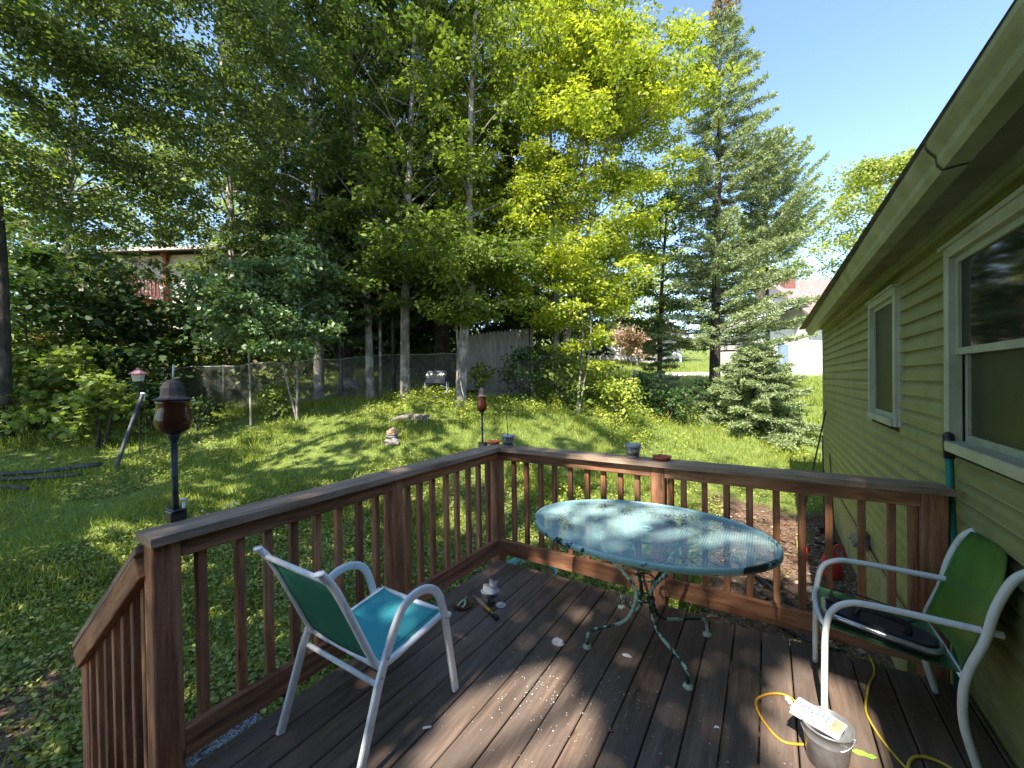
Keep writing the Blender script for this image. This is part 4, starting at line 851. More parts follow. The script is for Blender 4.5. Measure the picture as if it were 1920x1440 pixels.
b=MB();b.lathe([(.030,.003),(.034,.006),(.04,.003),(.04,-.004),(.024,-.004),(.024,.002),(.030,.003)],TC+np.array([.02,-.02,0]),20);b.build('umbrella_ring',M['rim'],tb,True)
for rr_,rz_,ry_ in((.30,.70,.19),(.055,.30,.055),(.055,.42,.055)): b=MB();b.tube(ring(rr_,(TC[0],TC[1],rz_),36,ry_),.0055,6,closed=True);b.build('ring_brace',M['tleg'],tb,True)
feet=[(-.92,2.245),(-.36,2.22),(-.329,2.736),(-.876,2.764)]
for fx,fy in feet:
    d_=np.array([fx-TC[0],fy-TC[1]]);L=np.linalg.norm(d_);d_/=L
    p=lambda r,z:(TC[0]+d_[0]*r,TC[1]+d_[1]*r,z)
    prof_=[p(.27,.70),p(.23,.58),p(.13,.46),p(.055,.36),p(.055,.27),p(.12,.16),p(L-.06,.115),p(L-.008,.085),p(L,.018)]
    sp_=spline(prof_,8);b=MB();b.tube(sp_,.0095,8)
    for ph in(0,PI):   # twisted strand wound round the upper leg
        w_=[]
        for i in range(0,40):
            q=np.array(sp_[min(i,len(sp_)-1)]);q2=np.array(sp_[min(i+1,len(sp_)-1)])
            for u in(0,.5):
                a=(i+u)*1.5+ph;w_.append(q+(q2-q)*u+.009*np.array([math.cos(a),math.sin(a),0]))
        b.tube(w_,.0048,5)
    b.build('leg',M['tleg'],tb,True)
    b=MB();b.lathe([(0,.024),(.012,.022),(.024,.014),(.026,.006),(.024,0),(0,0)],(fx,fy,0.001),18);b.build('foot',M['foot'],tb,True)
# ---------------------------------------------------------------- things on the rail and deck
def text_on_bucket(lines,c,r0,r1,h,size,ang,par):
    cu=bpy.data.curves.new('t','FONT');cu.body='\n'.join(lines);cu.align_x='CENTER';cu.align_y='CENTER';cu.size=size;cu.space_line=.85;cu.extrude=0;cu.offset=.0012
    o=bpy.data.objects.new('t',cu);COL.objects.link(o);bpy.context.view_layer.update()
    me=bpy.data.meshes.new_from_object(o.evaluated_get(bpy.context.evaluated_depsgraph_get()));bpy.data.objects.remove(o)
    for v in me.vertices:
        z=h*.5+v.co.y;r=r0+(r1-r0)*z/h+.0012;a=ang+v.co.x/r;v.co=(c[0]+r*math.cos(a),c[1]+r*math.sin(a),c[2]+z)
    return link('lettering',me,M['ink'],par)
def bucket(c,r0,r1,h,ang,label,grp=None,m='galv',letters=True,handle=True,hz=.5):
    t=empty('metal_bucket',c,label,'bucket',grp)
    b=MB();b.lathe([(0,.004),(r0-.003,.004),(r1-.003,h),(r1,h+.003),(r1+.004,h),(r1+.003,h-.006),(r1-.0005,h-.008),(r0+(r1-r0)*.72,h*.72),(r0+(r1-r0)*.70+.002,h*.70),(r0+(r1-r0)*.68,h*.68),(r0,.003),(r0-.004,0),(0,.001)],c,36);b.build('body',M[m],t,True)
    if handle:
        hd=[]
        for a in np.linspace(0,PI,17): hd.append((c[0]+math.cos(a)*(r1+.004)*math.cos(ang+PI/2)+math.sin(a)*(r1*.92)*math.cos(ang)*hz,c[1]+math.cos(a)*(r1+.004)*math.sin(ang+PI/2)+math.sin(a)*(r1*.92)*math.sin(ang)*hz,c[2]+h*.93-math.sin(a)*r1*.55))
        b=MB();b.tube(hd,.0018,6);b.build('handle',M['silver'],t,True)
        for s in(-1,1):
            b=MB();b.box((c[0]+s*(r1+.002)*math.cos(ang+PI/2),c[1]+s*(r1+.002)*math.sin(ang+PI/2),c[2]+h*.92),(.012,.012,.016),rotz(ang),bev=.002);b.build('ear',M[m],t)
    if letters: text_on_bucket(['FLOWERS','&','GARDEN'],c,r0,r1,h,h*.27,ang,t)
    return t
bucket((-1.955,3.012,CT+.001),.042,.060,.098,math.radians(-75),'galvanised bucket with a thin dark stake, on the rail by the corner','galvanised flower buckets',handle=False)
b=MB();b.tube([(-1.945,3.00,1.02),(-1.985,3.03,1.31)],.0035,6);tag(b.build('garden_stake',M['pipe'],smooth=True),'thin dark stake standing in the bucket by the rail corner','stake')
bucket((-.855,3.02,CT+.001),.042,.060,.098,math.radians(-84),'galvanised bucket on the rail left of the right clay saucer','galvanised flower buckets',handle=False)
bucket((-1.69,2.335,.001),.042,.060,.10,math.radians(-63),'galvanised bucket stuffed with clear plastic bags on the deck boards','galvanised flower buckets')
def bag(c,s,h,name,label,m,rot=0):
    b=MB();V=[];Fc=[];n=7
    for i in range(n):
        for j in range(n):
            u,v=i/(n-1),j/(n-1);V.append((c[0]+(u-.5)*s*math.cos(rot)+.006*math.sin(9*u+5*v),c[1]+(u-.5)*s*math.sin(rot)+.008*math.cos(7*v+4*u),c[2]+h*v+.008*math.sin(6*u)))
    for i in range(n-1):
        for j in range(n-1): q=i*n+j;Fc.append((q,q+n,q+n+1,q+1))
    b.add(V,Fc);V2=[(x+.004,y+.004,z) for x,y,z in V];b.add(V2,[f[::-1] for f in Fc]);o=b.build(name,M[m],smooth=True);tag(o,label,'bag');return o
bag((-1.70,2.33,.055),.08,.085,'plastic_bag','crumpled clear plastic bag in the left of the bucket on the deck','plasticbag',.5)
bag((-1.672,2.345,.06),.055,.115,'paper_packet','pointed white packet sticking up from the bucket on the deck','paper',.3)
b=MB();b.lathe([(0,.006),(.030,.006),(.036,.010),(.038,.008),(.036,.001),(0,.001)],(-1.612,2.352,.001),28);tag(b.build('jar_lid',M['plasticbag'],smooth=True),'round clear lid beside the bucket on the deck','lid')
t=empty('tool_tray',(-1.835,2.215,0),'rusty brown shallow tray holding green handled pruners','tray')
b=MB();b.lathe([(0,.006),(.05,.005),(.068,.022),(.072,.022),(.055,.001),(0,.001)],(-1.835,2.212,.001),7);b.build('body',M['tray'],t)
pr=empty('hand_pruners',(-1.835,2.215,.02),'hand pruners with mint green handles lying in the brown tray','pruners')
for s in(-1,1):
    b=MB();b.tube(spline([(-1.852+s*.004,2.245,.032),(-1.838+s*.012,2.215,.034),(-1.826+s*.022,2.185,.034),(-1.822+s*.018,2.155,.03)],5),[.005]*3+[.0075]*13,8,flat=.7);b.build('handle',M['mint'],pr,True)
    b=MB();b.prism([(0,0),(.008,.018),(.004,.05),(-.004,.028)],(-1.852+s*.003,2.243,.03+.003*s),(1,0,0),(-.35,.93,.1),(0,0,.002));b.build('blade',M['silver'],pr)
sw=empty('pruning_saw',(-1.6,2.25,0),'small pruning saw with yellow and black handle beside the bucket','saw')
b=MB();b.prism([(0,-.012),(.12,-.020),(.20,-.004),(.20,.0),(.1,.012),(0,.012)],(-1.675,2.265,.012),(-.92,.38,.02),(-.38,-.92,0),(0,0,.0025));b.build('blade',M['silver'],sw)
b=MB();b.tube(spline([(-1.685,2.268,.014),(-1.64,2.245,.018),(-1.61,2.228,.02)],4),.011,10,flat=.8);b.build('grip',M['yellow'],sw,True)
b=MB();b.tube(spline([(-1.615,2.232,.02),(-1.585,2.215,.02),(-1.55,2.202,.019),(-1.53,2.195,.016)],4),[.012]*4+[.0145]*6+[.015]*3,10,flat=.8);b.build('handle',M['black'],sw,True)
b=MB();b.tube(spline([(-1.60,2.228,.032),(-1.585,2.203,.034),(-1.56,2.215,.035)],4),.0028,5);b.build('inlay',M['yellow'],sw,True)
def lumpy(c,r,h,name,label,cat,m,n=12,seed=1,sx=1,sy=1,amp=.25):
    rg=np.random.default_rng(seed);b=MB();V=[];Fc=[];R_=7
    for i in range(R_+1):
        for j in range(n):
            ph=PI/2*(1-i/R_)*1.0;rr=r*math.cos(ph)*(1+amp*rg.normal()*.6);a=2*PI*j/n;V.append((c[0]+sx*rr*math.cos(a),c[1]+sy*rr*math.sin(a),c[2]+h*math.sin(ph)*(1+amp*.4*rg.normal())))
    for i in range(R_):
        for j in range(n): Fc.append((i*n+j,(i+1)*n+j,(i+1)*n+(j+1)%n,i*n+(j+1)%n))
    Fc.append(tuple(range(n)));b.add(V,Fc);o=b.build(name,M[m]);
    if label: tag(o,label,cat)
    return o
lumpy((-1.085,2.19,.001),.034,.03,'plaster_lump','crumbly white lump on the deck boards left of the table foot','debris','lump',12,3,1.1,.8)
lumpy((-.70,2.30,.001),.018,.006,'paint_flake','pale curled flake on the boards below the middle of the table','debris','lump',9,5,1.5,.8)
b=MB();b.tube([(-1.352,1.325,.006),(-1.325,1.352,.006)],.0055,7);tag(b.build('chalk_stub',M['white'],smooth=True),'short white stub on the boards near the bottom edge','debris')
b=MB();b.tube([(-.63,1.755,.006),(-.60,1.762,.006)],.0042,7);tag(b.build('cigarette_butt',M['tray'],smooth=True),'small tan stub lying between the table foot and the sunny boards','debris')
for i,(x,y,s,lb_,m_) in enumerate([(-.37,1.70,.03,'brown curled leaf scrap on the boards below the table foot','dryleaf'),(-.22,2.02,.026,'pale torn leaf scrap right of the front table foot','lump'),(-.69,1.88,.018,'tiny rust coloured scrap near the tan stub','dryleaf')]):
    b=MB();b.prism([(0,0),(.5,.2),(1,.1),(.8,.5),(.3,.6),(.1,.35)],(x,y,.002),(s,s*.2,s*.1),(-s*.2,s,.15*s),(0,0,.0012),tone=.8 if m_=='dryleaf' else None);tag(b.build('leaf_scrap',M[m_]),lb_,'debris')
# paint chips strewn over the boards
n=420;x=np.r_[RNG.normal(-1.0,.20,240),RNG.normal(-.55,.33,180)];y=np.r_[RNG.normal(1.85,.17,240),RNG.normal(1.95,.33,180)]
k=(x>-1.8)&(x<.5)&(y>1.1)&(y<2.9);x,y=x[k],y[k];P=np.stack([x,y,np.full(len(x),.0035)],1);Nn=nrm(np.array([0,0,1])+.15*RNG.normal(size=P.shape))
M['chips']=noisy('paint_chip',(.45,.50,.50),(.68,.70,.68),30,.8)
tag(leaves('paint_chips',P,Nn,nrm(RNG.normal(size=P.shape)),.0055*RNG.random(len(P))**2+.0022,M['chips'],shape=[(-.5,-.4,0),(.5,-.3,0),(.6,.3,0),(-.2,.55,0)]),kind='stuff')
n=260;x=RNG.uniform(-2,.8,n);y=RNG.uniform(.6,2.9,n);P=np.stack([x,y,np.full(n,.0032)],1)
tag(leaves('deck_crumbs',P,nrm(np.array([0,0,1])+.15*RNG.normal(size=P.shape)),nrm(RNG.normal(size=P.shape)),.007*RNG.random(n)+.003,M['dryleaf'],shape=KITE),kind='stuff')
# bottom right: dark bucket with paper packet, cords
bucket((.195,2.085,.001),.068,.088,.165,math.radians(-110),'dull dark metal bucket with wire handle near the bottom right corner',None,'galv_dark',False,hz=.9)
pk=empty('paper_packet',(.17,2.06,.18),'folded white and blue printed packet lying across the dark bucket','packet')
Rp=rotz(math.radians(-27));c1=np.array([.165,2.085,.178])
Rt=Rp@np.array([[1,0,0],[0,math.cos(.12),-math.sin(.12)],[0,math.sin(.12),math.cos(.12)]])
b=MB();b.box(c1,(.175,.085,.008),Rt,bev=.002);b.box(c1+np.array([-.004,-.006,-.010]),(.172,.085,.006),Rt@rotz(.08),bev=.002);b.build('sheets',M['paper'],pk)
for i in range(7):
    b=MB();b.box(c1+Rt@np.array([-.070+i*.017,.012,.0047]),(.006,.036-(i%3)*.006,.0006),Rt);b.build('print',M['print'],pk)
for i in range(4):
    b=MB();b.box(c1+Rt@np.array([.012+i*.0,-.033+i*.010,.0047]),(.085,.004,.0006),Rt);b.build('print',M['print'],pk)
b=MB();b.box(c1+Rt@np.array([.067,.0,.0048]),(.035,.07,.0006),Rt);b.build('print',M['stone_t'],pk)
b=MB();b.tube(spline([(.125,2.13,.006),(.04,2.10,.006),(-.03,2.18,.006),(-.062,2.28,.006),(-.035,2.35,.006),(.03,2.405,.007),(.09,2.40,.008),(.14,2.30,.01),(.16,2.22,.012)],8),.0048,7);b.tube(spline([(.145,2.25,.006),(.115,2.315,.007),(.085,2.36,.008)],5),.006,7);tag(b.build('extension_cord',M['cord'],smooth=True),'orange cord looping left of the dark bucket','cord')
b=MB();b.box((.075,2.372,.013),(.022,.034,.02),rotz(.6),bev=.004);b.box((.065,2.387,.014),(.004,.016,.003),rotz(.6));tag(b.build('cord_plug',M['plasticbag']),'pale plug at the end of the orange cord','plug')
b=MB();b.tube(spline([(.50,3.02,-.03),(.475,3.0,.008),(.478,2.90,.006),(.465,2.82,.006),(.43,2.72,.006),(.40,2.60,.006),(.382,2.50,.006),(.388,2.42,.006),(.41,2.33,.006),(.45,2.23,.008),(.50,2.15,.008)],8),.0048,7);b.tube(spline([(.30,1.98,.006),(.36,2.09,.008),(.46,2.13,.012),(.60,2.17,.01),(.655,2.24,.008),(.60,2.31,.008),(.52,2.30,.012),(.47,2.22,.016),(.46,2.10,.008),(.47,1.95,.006)],8),.0058,7);tag(b.build('extension_cord',M['ycord'],smooth=True),'yellow cord running from the deck edge to a tangle at the bottom right','cord')
b=MB();b.prism([(0,0),(.02,.012),(.045,.014),(.06,.006),(.075,.01),(.09,0),(.07,-.014),(.045,-.010),(.02,-.014)],(.285,2.20,.004),(1,.1,.03),(-.1,1,.1),(0,0,.001));tag(b.build('green_leaf',mat('fresh_leaf',(.25,.42,.06),.5)),'single light green leaf right of the dark bucket','leaf')
# clay saucers and torches
def saucer(c,r,label): b=MB();b.lathe([(0,.006),(r*.78,.006),(r*.95,.024),(r,.026),(r*1.03,.022),(r*.82,0),(0,0)],c,32);return tag(b.build('clay_saucer',M['terracotta'],smooth=True),label,'saucer','clay saucers on the cap rail')
saucer((-2.165,3.075,CT+.001),.062,'flat clay saucer right on the corner of the rail');saucer((-.652,3.035,CT+.001),.066,'clay saucer with a dry twig above the middle post of the far rail')
b=MB();b.tube([(-.665,3.03,1.02),(-.672,3.035,1.047),(-.655,3.04,1.05)],.003,5);tag(b.build('dry_twig',M['bark_d']),'short dark twig in the right clay saucer','twig')
def torch(c,s,label,hb):
    t=empty('garden_torch',(c[0],c[1],c[2]),label,'torch','amber glass garden torches clamped to the rail')
    b=MB();b.tube([(c[0],c[1],c[2]-.2),(c[0],c[1],c[2]+hb)],.0125*s,10);b.lathe([(.013*s,hb-.01),(.016*s,hb),(.022*s,hb+.012),(.030*s,hb+.03),(0,hb+.03)],c,16);b.build('pole',M['torchmetal'],t,True)
    b=MB();b.lathe([(0,hb+.028),(.034*s,hb+.03),(.058*s,hb+.048),(.068*s,hb+.075),(.066*s,hb+.10),(.058*s,hb+.135),(.059*s,hb+.16),(.064*s,hb+.178),(.061*s,hb+.178),(.055*s,hb+.16),(.054*s,hb+.135),(.061*s,hb+.10),(.063*s,hb+.075),(.053*s,hb+.052),(0,hb+.035)],c,28);b.build('glass',M['amber'],t,True)
    b=MB();z=hb+.178;b.lathe([(0,z),(.071*s,z-.004),(.074*s,z),(.054*s,z+.006),(.044*s,z+.016),(.042*s,z+.05),(.034*s,z+.072),(.018*s,z+.084),(0,z+.086)],c,10);b.build('cap',M['torchcap'],t)
    b=MB();b.box((c[0]+.004,c[1],c[2]-.015),(.075,.06,.045),bev=.005);b.box((c[0]+.004,c[1],c[2]+.012),(.10,.05,.008),bev=.002);b.build('clamp',M['black'],t)
    if s>.95: 
        b=MB();b.tube([(c[0]+.03,c[1]+.02,c[2]-.02),(c[0]+.028,c[1]+.02,c[2]+.045)],.006,8);b.lathe([(0,.0),(.012,.002),(.012,.008),(0,.01)],(c[0]+.028,c[1]+.02,c[2]+.047),12);b.build('clamp_screw',M['white'],t,True)
        b=MB();b.tube([(c[0]+.004,c[1],c[2]+hb+.26),(c[0]+.004,c[1]+.002,c[2]+hb+.33)],.0035,6);b.build('wick_rod',M['hose'],t,True)
torch((-2.205,.70,1.045),1.0,'near torch with amber pot and dark cap at the left end of the rail',.315)
torch((-2.345,3.15,.985),.72,'far smaller torch with amber glass at the rail corner',.285)
b=MB();b.box((-2.12,.80,.006),(.14,.33,.006),bev=.002)
def rugf(t,n,l,b):
    v=n.new('ShaderNodeTexVoronoi');v.inputs['Scale'].default_value=95;l.new(objco(n),v.inputs[0]);l.new(ramp(n,l,v.outputs['Distance'],[(.42,(.66,.70,.78)),(.60,(.16,.19,.27))]),b.inputs['Base Color'])
tag(b.build('woven_mat',mat('blue_white_weave',rough=.9,build=rugf)),'narrow blue white woven mat edge between the boards and the left rail','mat')
b=MB();b.tube([(-2.19,.80,-.005),(-2.055,.955,-.005)],.02,8);tag(b.build('mat_roll',b and mat('mat_fold',(.5,.53,.6),.9)),'rounded fold at the far end of the woven mat','mat') if False else None
# pole with black grip leaning by the far rail post
b=empty('garden_pole',(.80,2.88,0),'teal green pole with black grip leaning on the wall beside the rail end','pole')
q=MB();q.tube([(.79,2.86,.02),(.812,3.06,1.19)],.018,12);q.build('shaft',M['tealpole'],b,True)
q=MB();q.tube([(.811,3.053,1.15),(.813,3.068,1.24),(.8135,3.074,1.275),(.814,3.076,1.29)],[.022,.025,.023,.010],12);q.build('grip',M['black'],b,True)
# tub and flowers just past the corner
t=empty('plastic_tub',(-2.2,3.45,-.6),'teal plastic tub just beyond the rail corner','tub')
b=MB();b.lathe([(0,.01),(.19,.01),(.25,.30),(.27,.31),(.265,.29),(.20,0),(0,0)],(-1.98,3.42,-.55),32);b.build('body',M['teal_tub'],t,True)
b=MB();b.lathe([(.24,.0),(0,.03)],(-1.98,3.42,-.30),20);b.build('soil',M['tray'],t)
P=np.array([[-1.98,3.42,-.22]])+RNG.normal(size=(150,3))*[.12,.12,.045];pl_=empty('potted_plant',(-1.98,3.42,-.3),'leafy potted plant in the teal tub behind the rail corner','plant')
leaves('foliage',P,nrm(np.array([0,0,1])+.5*RNG.normal(size=P.shape)),nrm(RNG.normal(size=P.shape)),.05,M['bush'],pl_)
for i in range(5): b=MB();b.tube([(-1.98+.02*i-.04,3.42,-.31),(-1.98+.05*i-.1,3.42+.03*(i%3)-.03,-.18)],.004,5);b.build('stem',M['bark_d'],pl_)
rf=[];
for x,y in((-2.0,3.35),(-1.85,3.5)):
    rf.append(np.array([x,y,-.12])+RNG.normal(size=(26,3))*.022)
P=np.vstack(rf);tag(leaves('red_flower',P,nrm(RNG.normal(size=P.shape)),nrm(RNG.normal(size=P.shape)),.03,leafmat('red_petal',(.45,.02,.02),(.65,.05,.04),.2)),'red flower heads above the teal tub','flower')
# ---------------------------------------------------------------- along the house and in the yard
def gzz(x,y): return float(gzl(np.array([x]),np.array([y]))[0])
gx_,gy_=.62,6.0;g=gzz(gx_,gy_);t=empty('gas_can',(gx_,gy_,g),'red plastic gas can with black spout against the house foundation','can')
b=MB();b.lathe([(0,0),(.09,0),(.10,.03),(.10,.19),(.08,.24),(.04,.29),(.035,.31),(0,.31)],(gx_,gy_,g),20);b.build('body',M['red'],t,True)
b=MB();b.tube(spline([(gx_-.03,gy_,g+.32),(gx_-.08,gy_,g+.37),(gx_-.17,gy_-.02,g+.38)],4),.016,8);b.build('spout',M['black'],t,True)
b=MB();b.tube(spline([(gx_+.02,gy_,g+.31),(gx_+.04,gy_,g+.38),(gx_+.10,gy_,g+.37),(gx_+.12,gy_,g+.25)],4),.013,8);b.build('handle',M['red'],t,True)
gx2,gy2=.36,6.3;g=gzz(gx2,gy2);b=MB();b.lathe([(0,0),(.045,0),(.05,.16),(.03,.2),(0,.2)],(gx2,gy2,g),12);tag(b.build('red_bottle',M['red'],smooth=True),'small red bottle left of the red gas can','bottle')
for i,(x0,y0,x1,y1,z1,r,lb_) in enumerate([(.45,8.0,.82,8.6,1.0,.012,'long handled tool leaning on the wall, tallest of the bunch'),(.70,7.6,.80,8.9,.55,.010,'shorter tool crossing in front of the long handled one'),(.78,7.2,.83,8.2,.35,.008,'thin rod low against the siding beside the crossed tools')]):
    z0_=gzz(x0,y0);t=empty('garden_tool',(x0,y0,z0_),lb_,'tool')
    b=MB();b.tube([(x0,y0,z0_+.05),(x1,y1,z1)],r,8);b.build('shaft',M['pipe'],t,True)
    b=MB();b.box((x0-.01,y0-.02,z0_+.06),(.16-.04*i,.015,.10-.02*i),rotz(.4),bev=.004);b.build('head',M['black'],t)
# stump with legs seen under the rail cap on the lawn edge
def stick(p,lb_,r=.022,m='bark_d',nm='fallen_branch',grp='fallen branches on the soil'): 
    b=MB();pp=[(x,y,gzz(x,y)+r*.8+dz) for x,y,dz in p];b.tube(spline(pp,4),list(np.linspace(r,r*.4,(len(p)-1)*4+1)),6);tag(b.build(nm,M[m],smooth=True),lb_,'branch',grp)
stick([(-1.3,6.0,0),(-.6,5.5,.02),(.1,5.4,.0),(.4,5.0,.0)],'long thin branch lying across the soil below the right rail')
stick([(-.4,5.9,0),(.0,5.2,.05),(.3,4.9,.0)],'forked branch end on the soil near the red gas can')
stick([(-.2,4.7,0),(.3,4.45,.02),(.55,4.5,.0)],'short branch close behind the far rail balusters')
stick([(-1.0,7.0,0),(-.5,7.2,.06),(.2,6.9,.0)],'branch at the edge of the sunny lawn behind the table')
# rock cairn and old stump
rc0=at(737,822,8.0);gx0,gy0=rc0[0],rc0[1];g=gzz(gx0,gy0)
rk=[((0,0,-.05),.17,.16,'stone',21,'large grey boulder at the base of the small rock pile','stone'),((-.01,-.02,.10),.12,.08,'stone',22,'flat grey rock in the middle of the small rock pile','stone'),((0,0,.16),.125,.11,'stone_t',23,'tan rounded stone on top of the small rock pile','stone'),((.14,-.06,-.03),.08,.09,'stone',27,'small grey rock leaning right of the rock pile','stone')]
for (dx,dy,dz),r,h,m_,sd_,lb_,ct in rk: lumpy((gx0+dx,gy0+dy,g+dz),r,h,'rock',lb_,ct,m_,11,sd_,1,1,.22)
s0=at(768,784,9.2);g=gzz(s0[0],s0[1]);t=empty('fallen_log',(s0[0],s0[1],g),'rotten split log lying in the grass behind the rock pile','log')
b=MB();b.tube(spline([(s0[0]-.38,s0[1]-.3,g-.04),(s0[0]-.18,s0[1]-.1,g+.03),(s0[0]+.10,s0[1]+.05,g+.07),(s0[0]+.32,s0[1]+.18,g+.05)],5),[.03,.04,.05,.055,.06,.06,.07,.07,.07,.07,.065,.065,.06,.06,.055,.05],9);b.build('trunk_piece',M['stump'],t)
for i in range(6):
    b=MB();a=i*.5-.6;b.tube([(s0[0]+.15+i*.06,s0[1]+.1,g+.1),(s0[0]+.2+i*.09,s0[1]-.05,g+.05+.03*(i%3)),(s0[0]+.25+i*.1,s0[1]-.22,g)],[.03,.022,.012],6);b.build('root',M['stump'],t)
# grill cart
gp_=at(819,738,11.4);g=gzz(gp_[0],gp_[1]);Rb=np.array([UX,FW,[0,0,1]]).T
def loc(o,R): return lambda x,y,z:np.array(o)+R@np.array([x,y,z])
t=empty('grill_cart',(gp_[0],gp_[1],g),'small black propane grill on white legs in front of the fence','grill')
Lg=loc((gp_[0],gp_[1],g+.13),Rb)
b=MB();b.box(Lg(0,0,.37),(.60,.36,.20),Rb,bev=.03);b.build('firebox',M['navy'],t)
b=MB();b.box(Lg(0,-.03,.535),(.58,.30,.15),Rb@np.array([[1,0,0],[0,.92,-.38],[0,.38,.92]]),bev=.05);b.build('lid',M['galv_dark'],t)
b=MB();b.box(Lg(0,-.16,.34),(.56,.03,.06),Rb,bev=.005);b.build('shelf',M['galv_dark'],t)
for i in range(4): b=MB();b.box(Lg(-.19+.125*i,-.235,.545),(.02,.02,.10),Rb@np.array([[.85,0,.5],[0,1,0],[-.5,0,.85]]),bev=.004);b.build('knob',M['ink'],t)
for sx in(-1,1):
    for sy in(-1,1): b=MB();b.tube([Lg(sx*.31,sy*.14,-.2),Lg(sx*.30,sy*.14,.34)],.013,6);b.build('leg',M['white_tube'],t,True)
b=MB();hp=[Lg(.15,-.2,.22),Lg(.28,-.25,.20),Lg(.34,-.3,.12),Lg(.25,-.4,.02)];e_=at(795,762,10.2);
b.tube(spline(hp+[np.array([e_[0],e_[1],gzz(e_[0],e_[1])+.06])],6),.012,6);tag(b.build('garden_hose',M['hose'],smooth=True),'pale hose curling from the grill down into the grass','hose')
# chain link fence
def chain(p0,p1,h,label,lift=0,cellw=.075):
    p0=np.array(p0);p1=np.array(p1);L=np.linalg.norm(p1-p0);dx=(p1-p0)/L;zf=lambda s:gzz(p0[0]+dx[0]*s,p0[1]+dx[1]*s)
    t=empty('chain_link_fence',(p0[0],p0[1],zf(0)),label,'fence');b=MB();n=int(L/cellw)
    nz=int(h/cellw)
    for i in range(-nz,n+1):     # zigzag wires as two families of thin slanted bars
        for sg in(1,-1):
            a=i*cellw if sg>0 else (i+nz)*cellw;bb=a+sg*h
            s0_,s1_=a,bb;z0_,z1_=0,h
            lo,hi=min(s0_,s1_),max(s0_,s1_)
            if hi<0 or lo>L: continue
            def cl(s): return max(0,min(L,s))
            c0_,c1_=cl(s0_),cl(s1_);f0=(c0_-s0_)/(s1_-s0_);f1=(c1_-s0_)/(s1_-s0_)
            if abs(c1_-c0_)<.02: continue
            A0=np.array([p0[0]+dx[0]*c0_,p0[1]+dx[1]*c0_,zf(c0_)+.03+h*f0]);A1=np.array([p0[0]+dx[0]*c1_,p0[1]+dx[1]*c1_,zf(c1_)+.03+h*f1])
            b.tube([A0,A1],.0036,3,cap=False)
    b.build('wire_mesh',M['wire'],t)
    m_=max(1,round(L/2.6))
    for i in range(m_+1):
        s=L*i/m_;x,y=p0[0]+dx[0]*s,p0[1]+dx[1]*s;q=MB();q.tube([(x,y,zf(s)-.1),(x,y,zf(s)+h+.08)],.026,8);q.build('fence_post',M['wire'],t,True)
    q=MB();q.tube([(p0[0]+dx[0]*L*i/8,p0[1]+dx[1]*L*i/8,zf(L*i/8)+h+.04) for i in range(9)],.014,6);q.build('top_rail',M['wire'],t,True)
FP=[B(-60,760,10.3),B(190,760,10.9),B(420,760,11.4),B(640,750,11.9),B(858,745,12.2)]
fl_=['left end of the sagging chain link fence behind the bright bushes','chain link fence stretch behind the leaning pipe and dark lamp','chain link fence stretch behind the silvery saplings','chain link fence stretch behind the grill and pale trunk']
for i in range(4): chain(FP[i],FP[i+1],1.22,fl_[i])
chain(B(1000,745,13.2),B(1090,745,13.6),1.2,'short chain link stretch right of the grey boards');chain(B(1190,740,15),B(1345,745,15.2),1.0,'chain link fence in shade left of the spruce trunk')
# grey board panel
wp=at(932,722,12.6);g=gzz(wp[0],wp[1]);Rw=np.array([UX*math.cos(.12)+FW*math.sin(.12),FW*math.cos(.12)-UX*math.sin(.12),[0,0,1]]).T;Lw=loc((wp[0],wp[1],g),Rw)
t=empty('wooden_fence_panel',(wp[0],wp[1],g),'weathered grey vertical board fence panel in the middle of the tree line','fence')
b=MB()
for i in range(18):
    x=-.98+i*.115;top=1.72+.012*i+RNG.normal()*.012
    b.prism([(x-.054,0),(x+.054,0),(x+.054,top-.06),(x+.02,top),(x-.02,top),(x-.054,top-.06)],Lw(0,0,.16),Rw[:,0],(0,0,1),Rw[:,1]*.018)
G_=[(v[2]+i*3.3,v[0]*3,v[1]*3) for i,v in enumerate(b.V)];b.G=[(v[2]+5*t_,v[0]*2,v[1]*2) for v,t_ in zip(b.V,b.T)];b.build('boards',M['greywood'],t)
b=MB()
for z in(.4,1.5): b.beam(Lw(-1.02,.04,z),Lw(1.05,.04,z),.04,.09)
b.build('cross_rail',M['greywood'],t)
for x in(-1.0,1.12): b=MB();b.box(Lw(x,.09,.95),(.10,.10,2.3),Rw);b.build('post',M['greywood'],t)
b=MB();b.box(Lw(-.1,-.05,.04),(.9,.03,.22),Rw@rotz(0));b.box(Lw(.45,-.12,.10),(.5,.02,.16),Rw);tag(b.build('loose_board',M['greywood']),'loose grey boards leaning at the foot of the fence panel','board')
bl=at(652,722,13.0);lumpy((bl[0],bl[1],gzz(bl[0],bl[1])+.15),.42,.34,'boulder','pale boulder seen through the chain link fence','boulder','stone',12,31,1.1,.8,.15)
bx=at(1124,704,13.4);b=MB();b.box((bx[0],bx[1],gzz(bx[0],bx[1])+.42),(.5,.35,.22),Rb,bev=.02)
for sx in(-.2,.2): b.tube([(bx[0]+sx,bx[1],gzz(bx[0],bx[1])),(bx[0]+sx,bx[1],gzz(bx[0],bx[1])+.4)],.015,6)
tag(b.build('charcoal_grill',M['black']),'small black grill half hidden right of the many stemmed maple','grill')
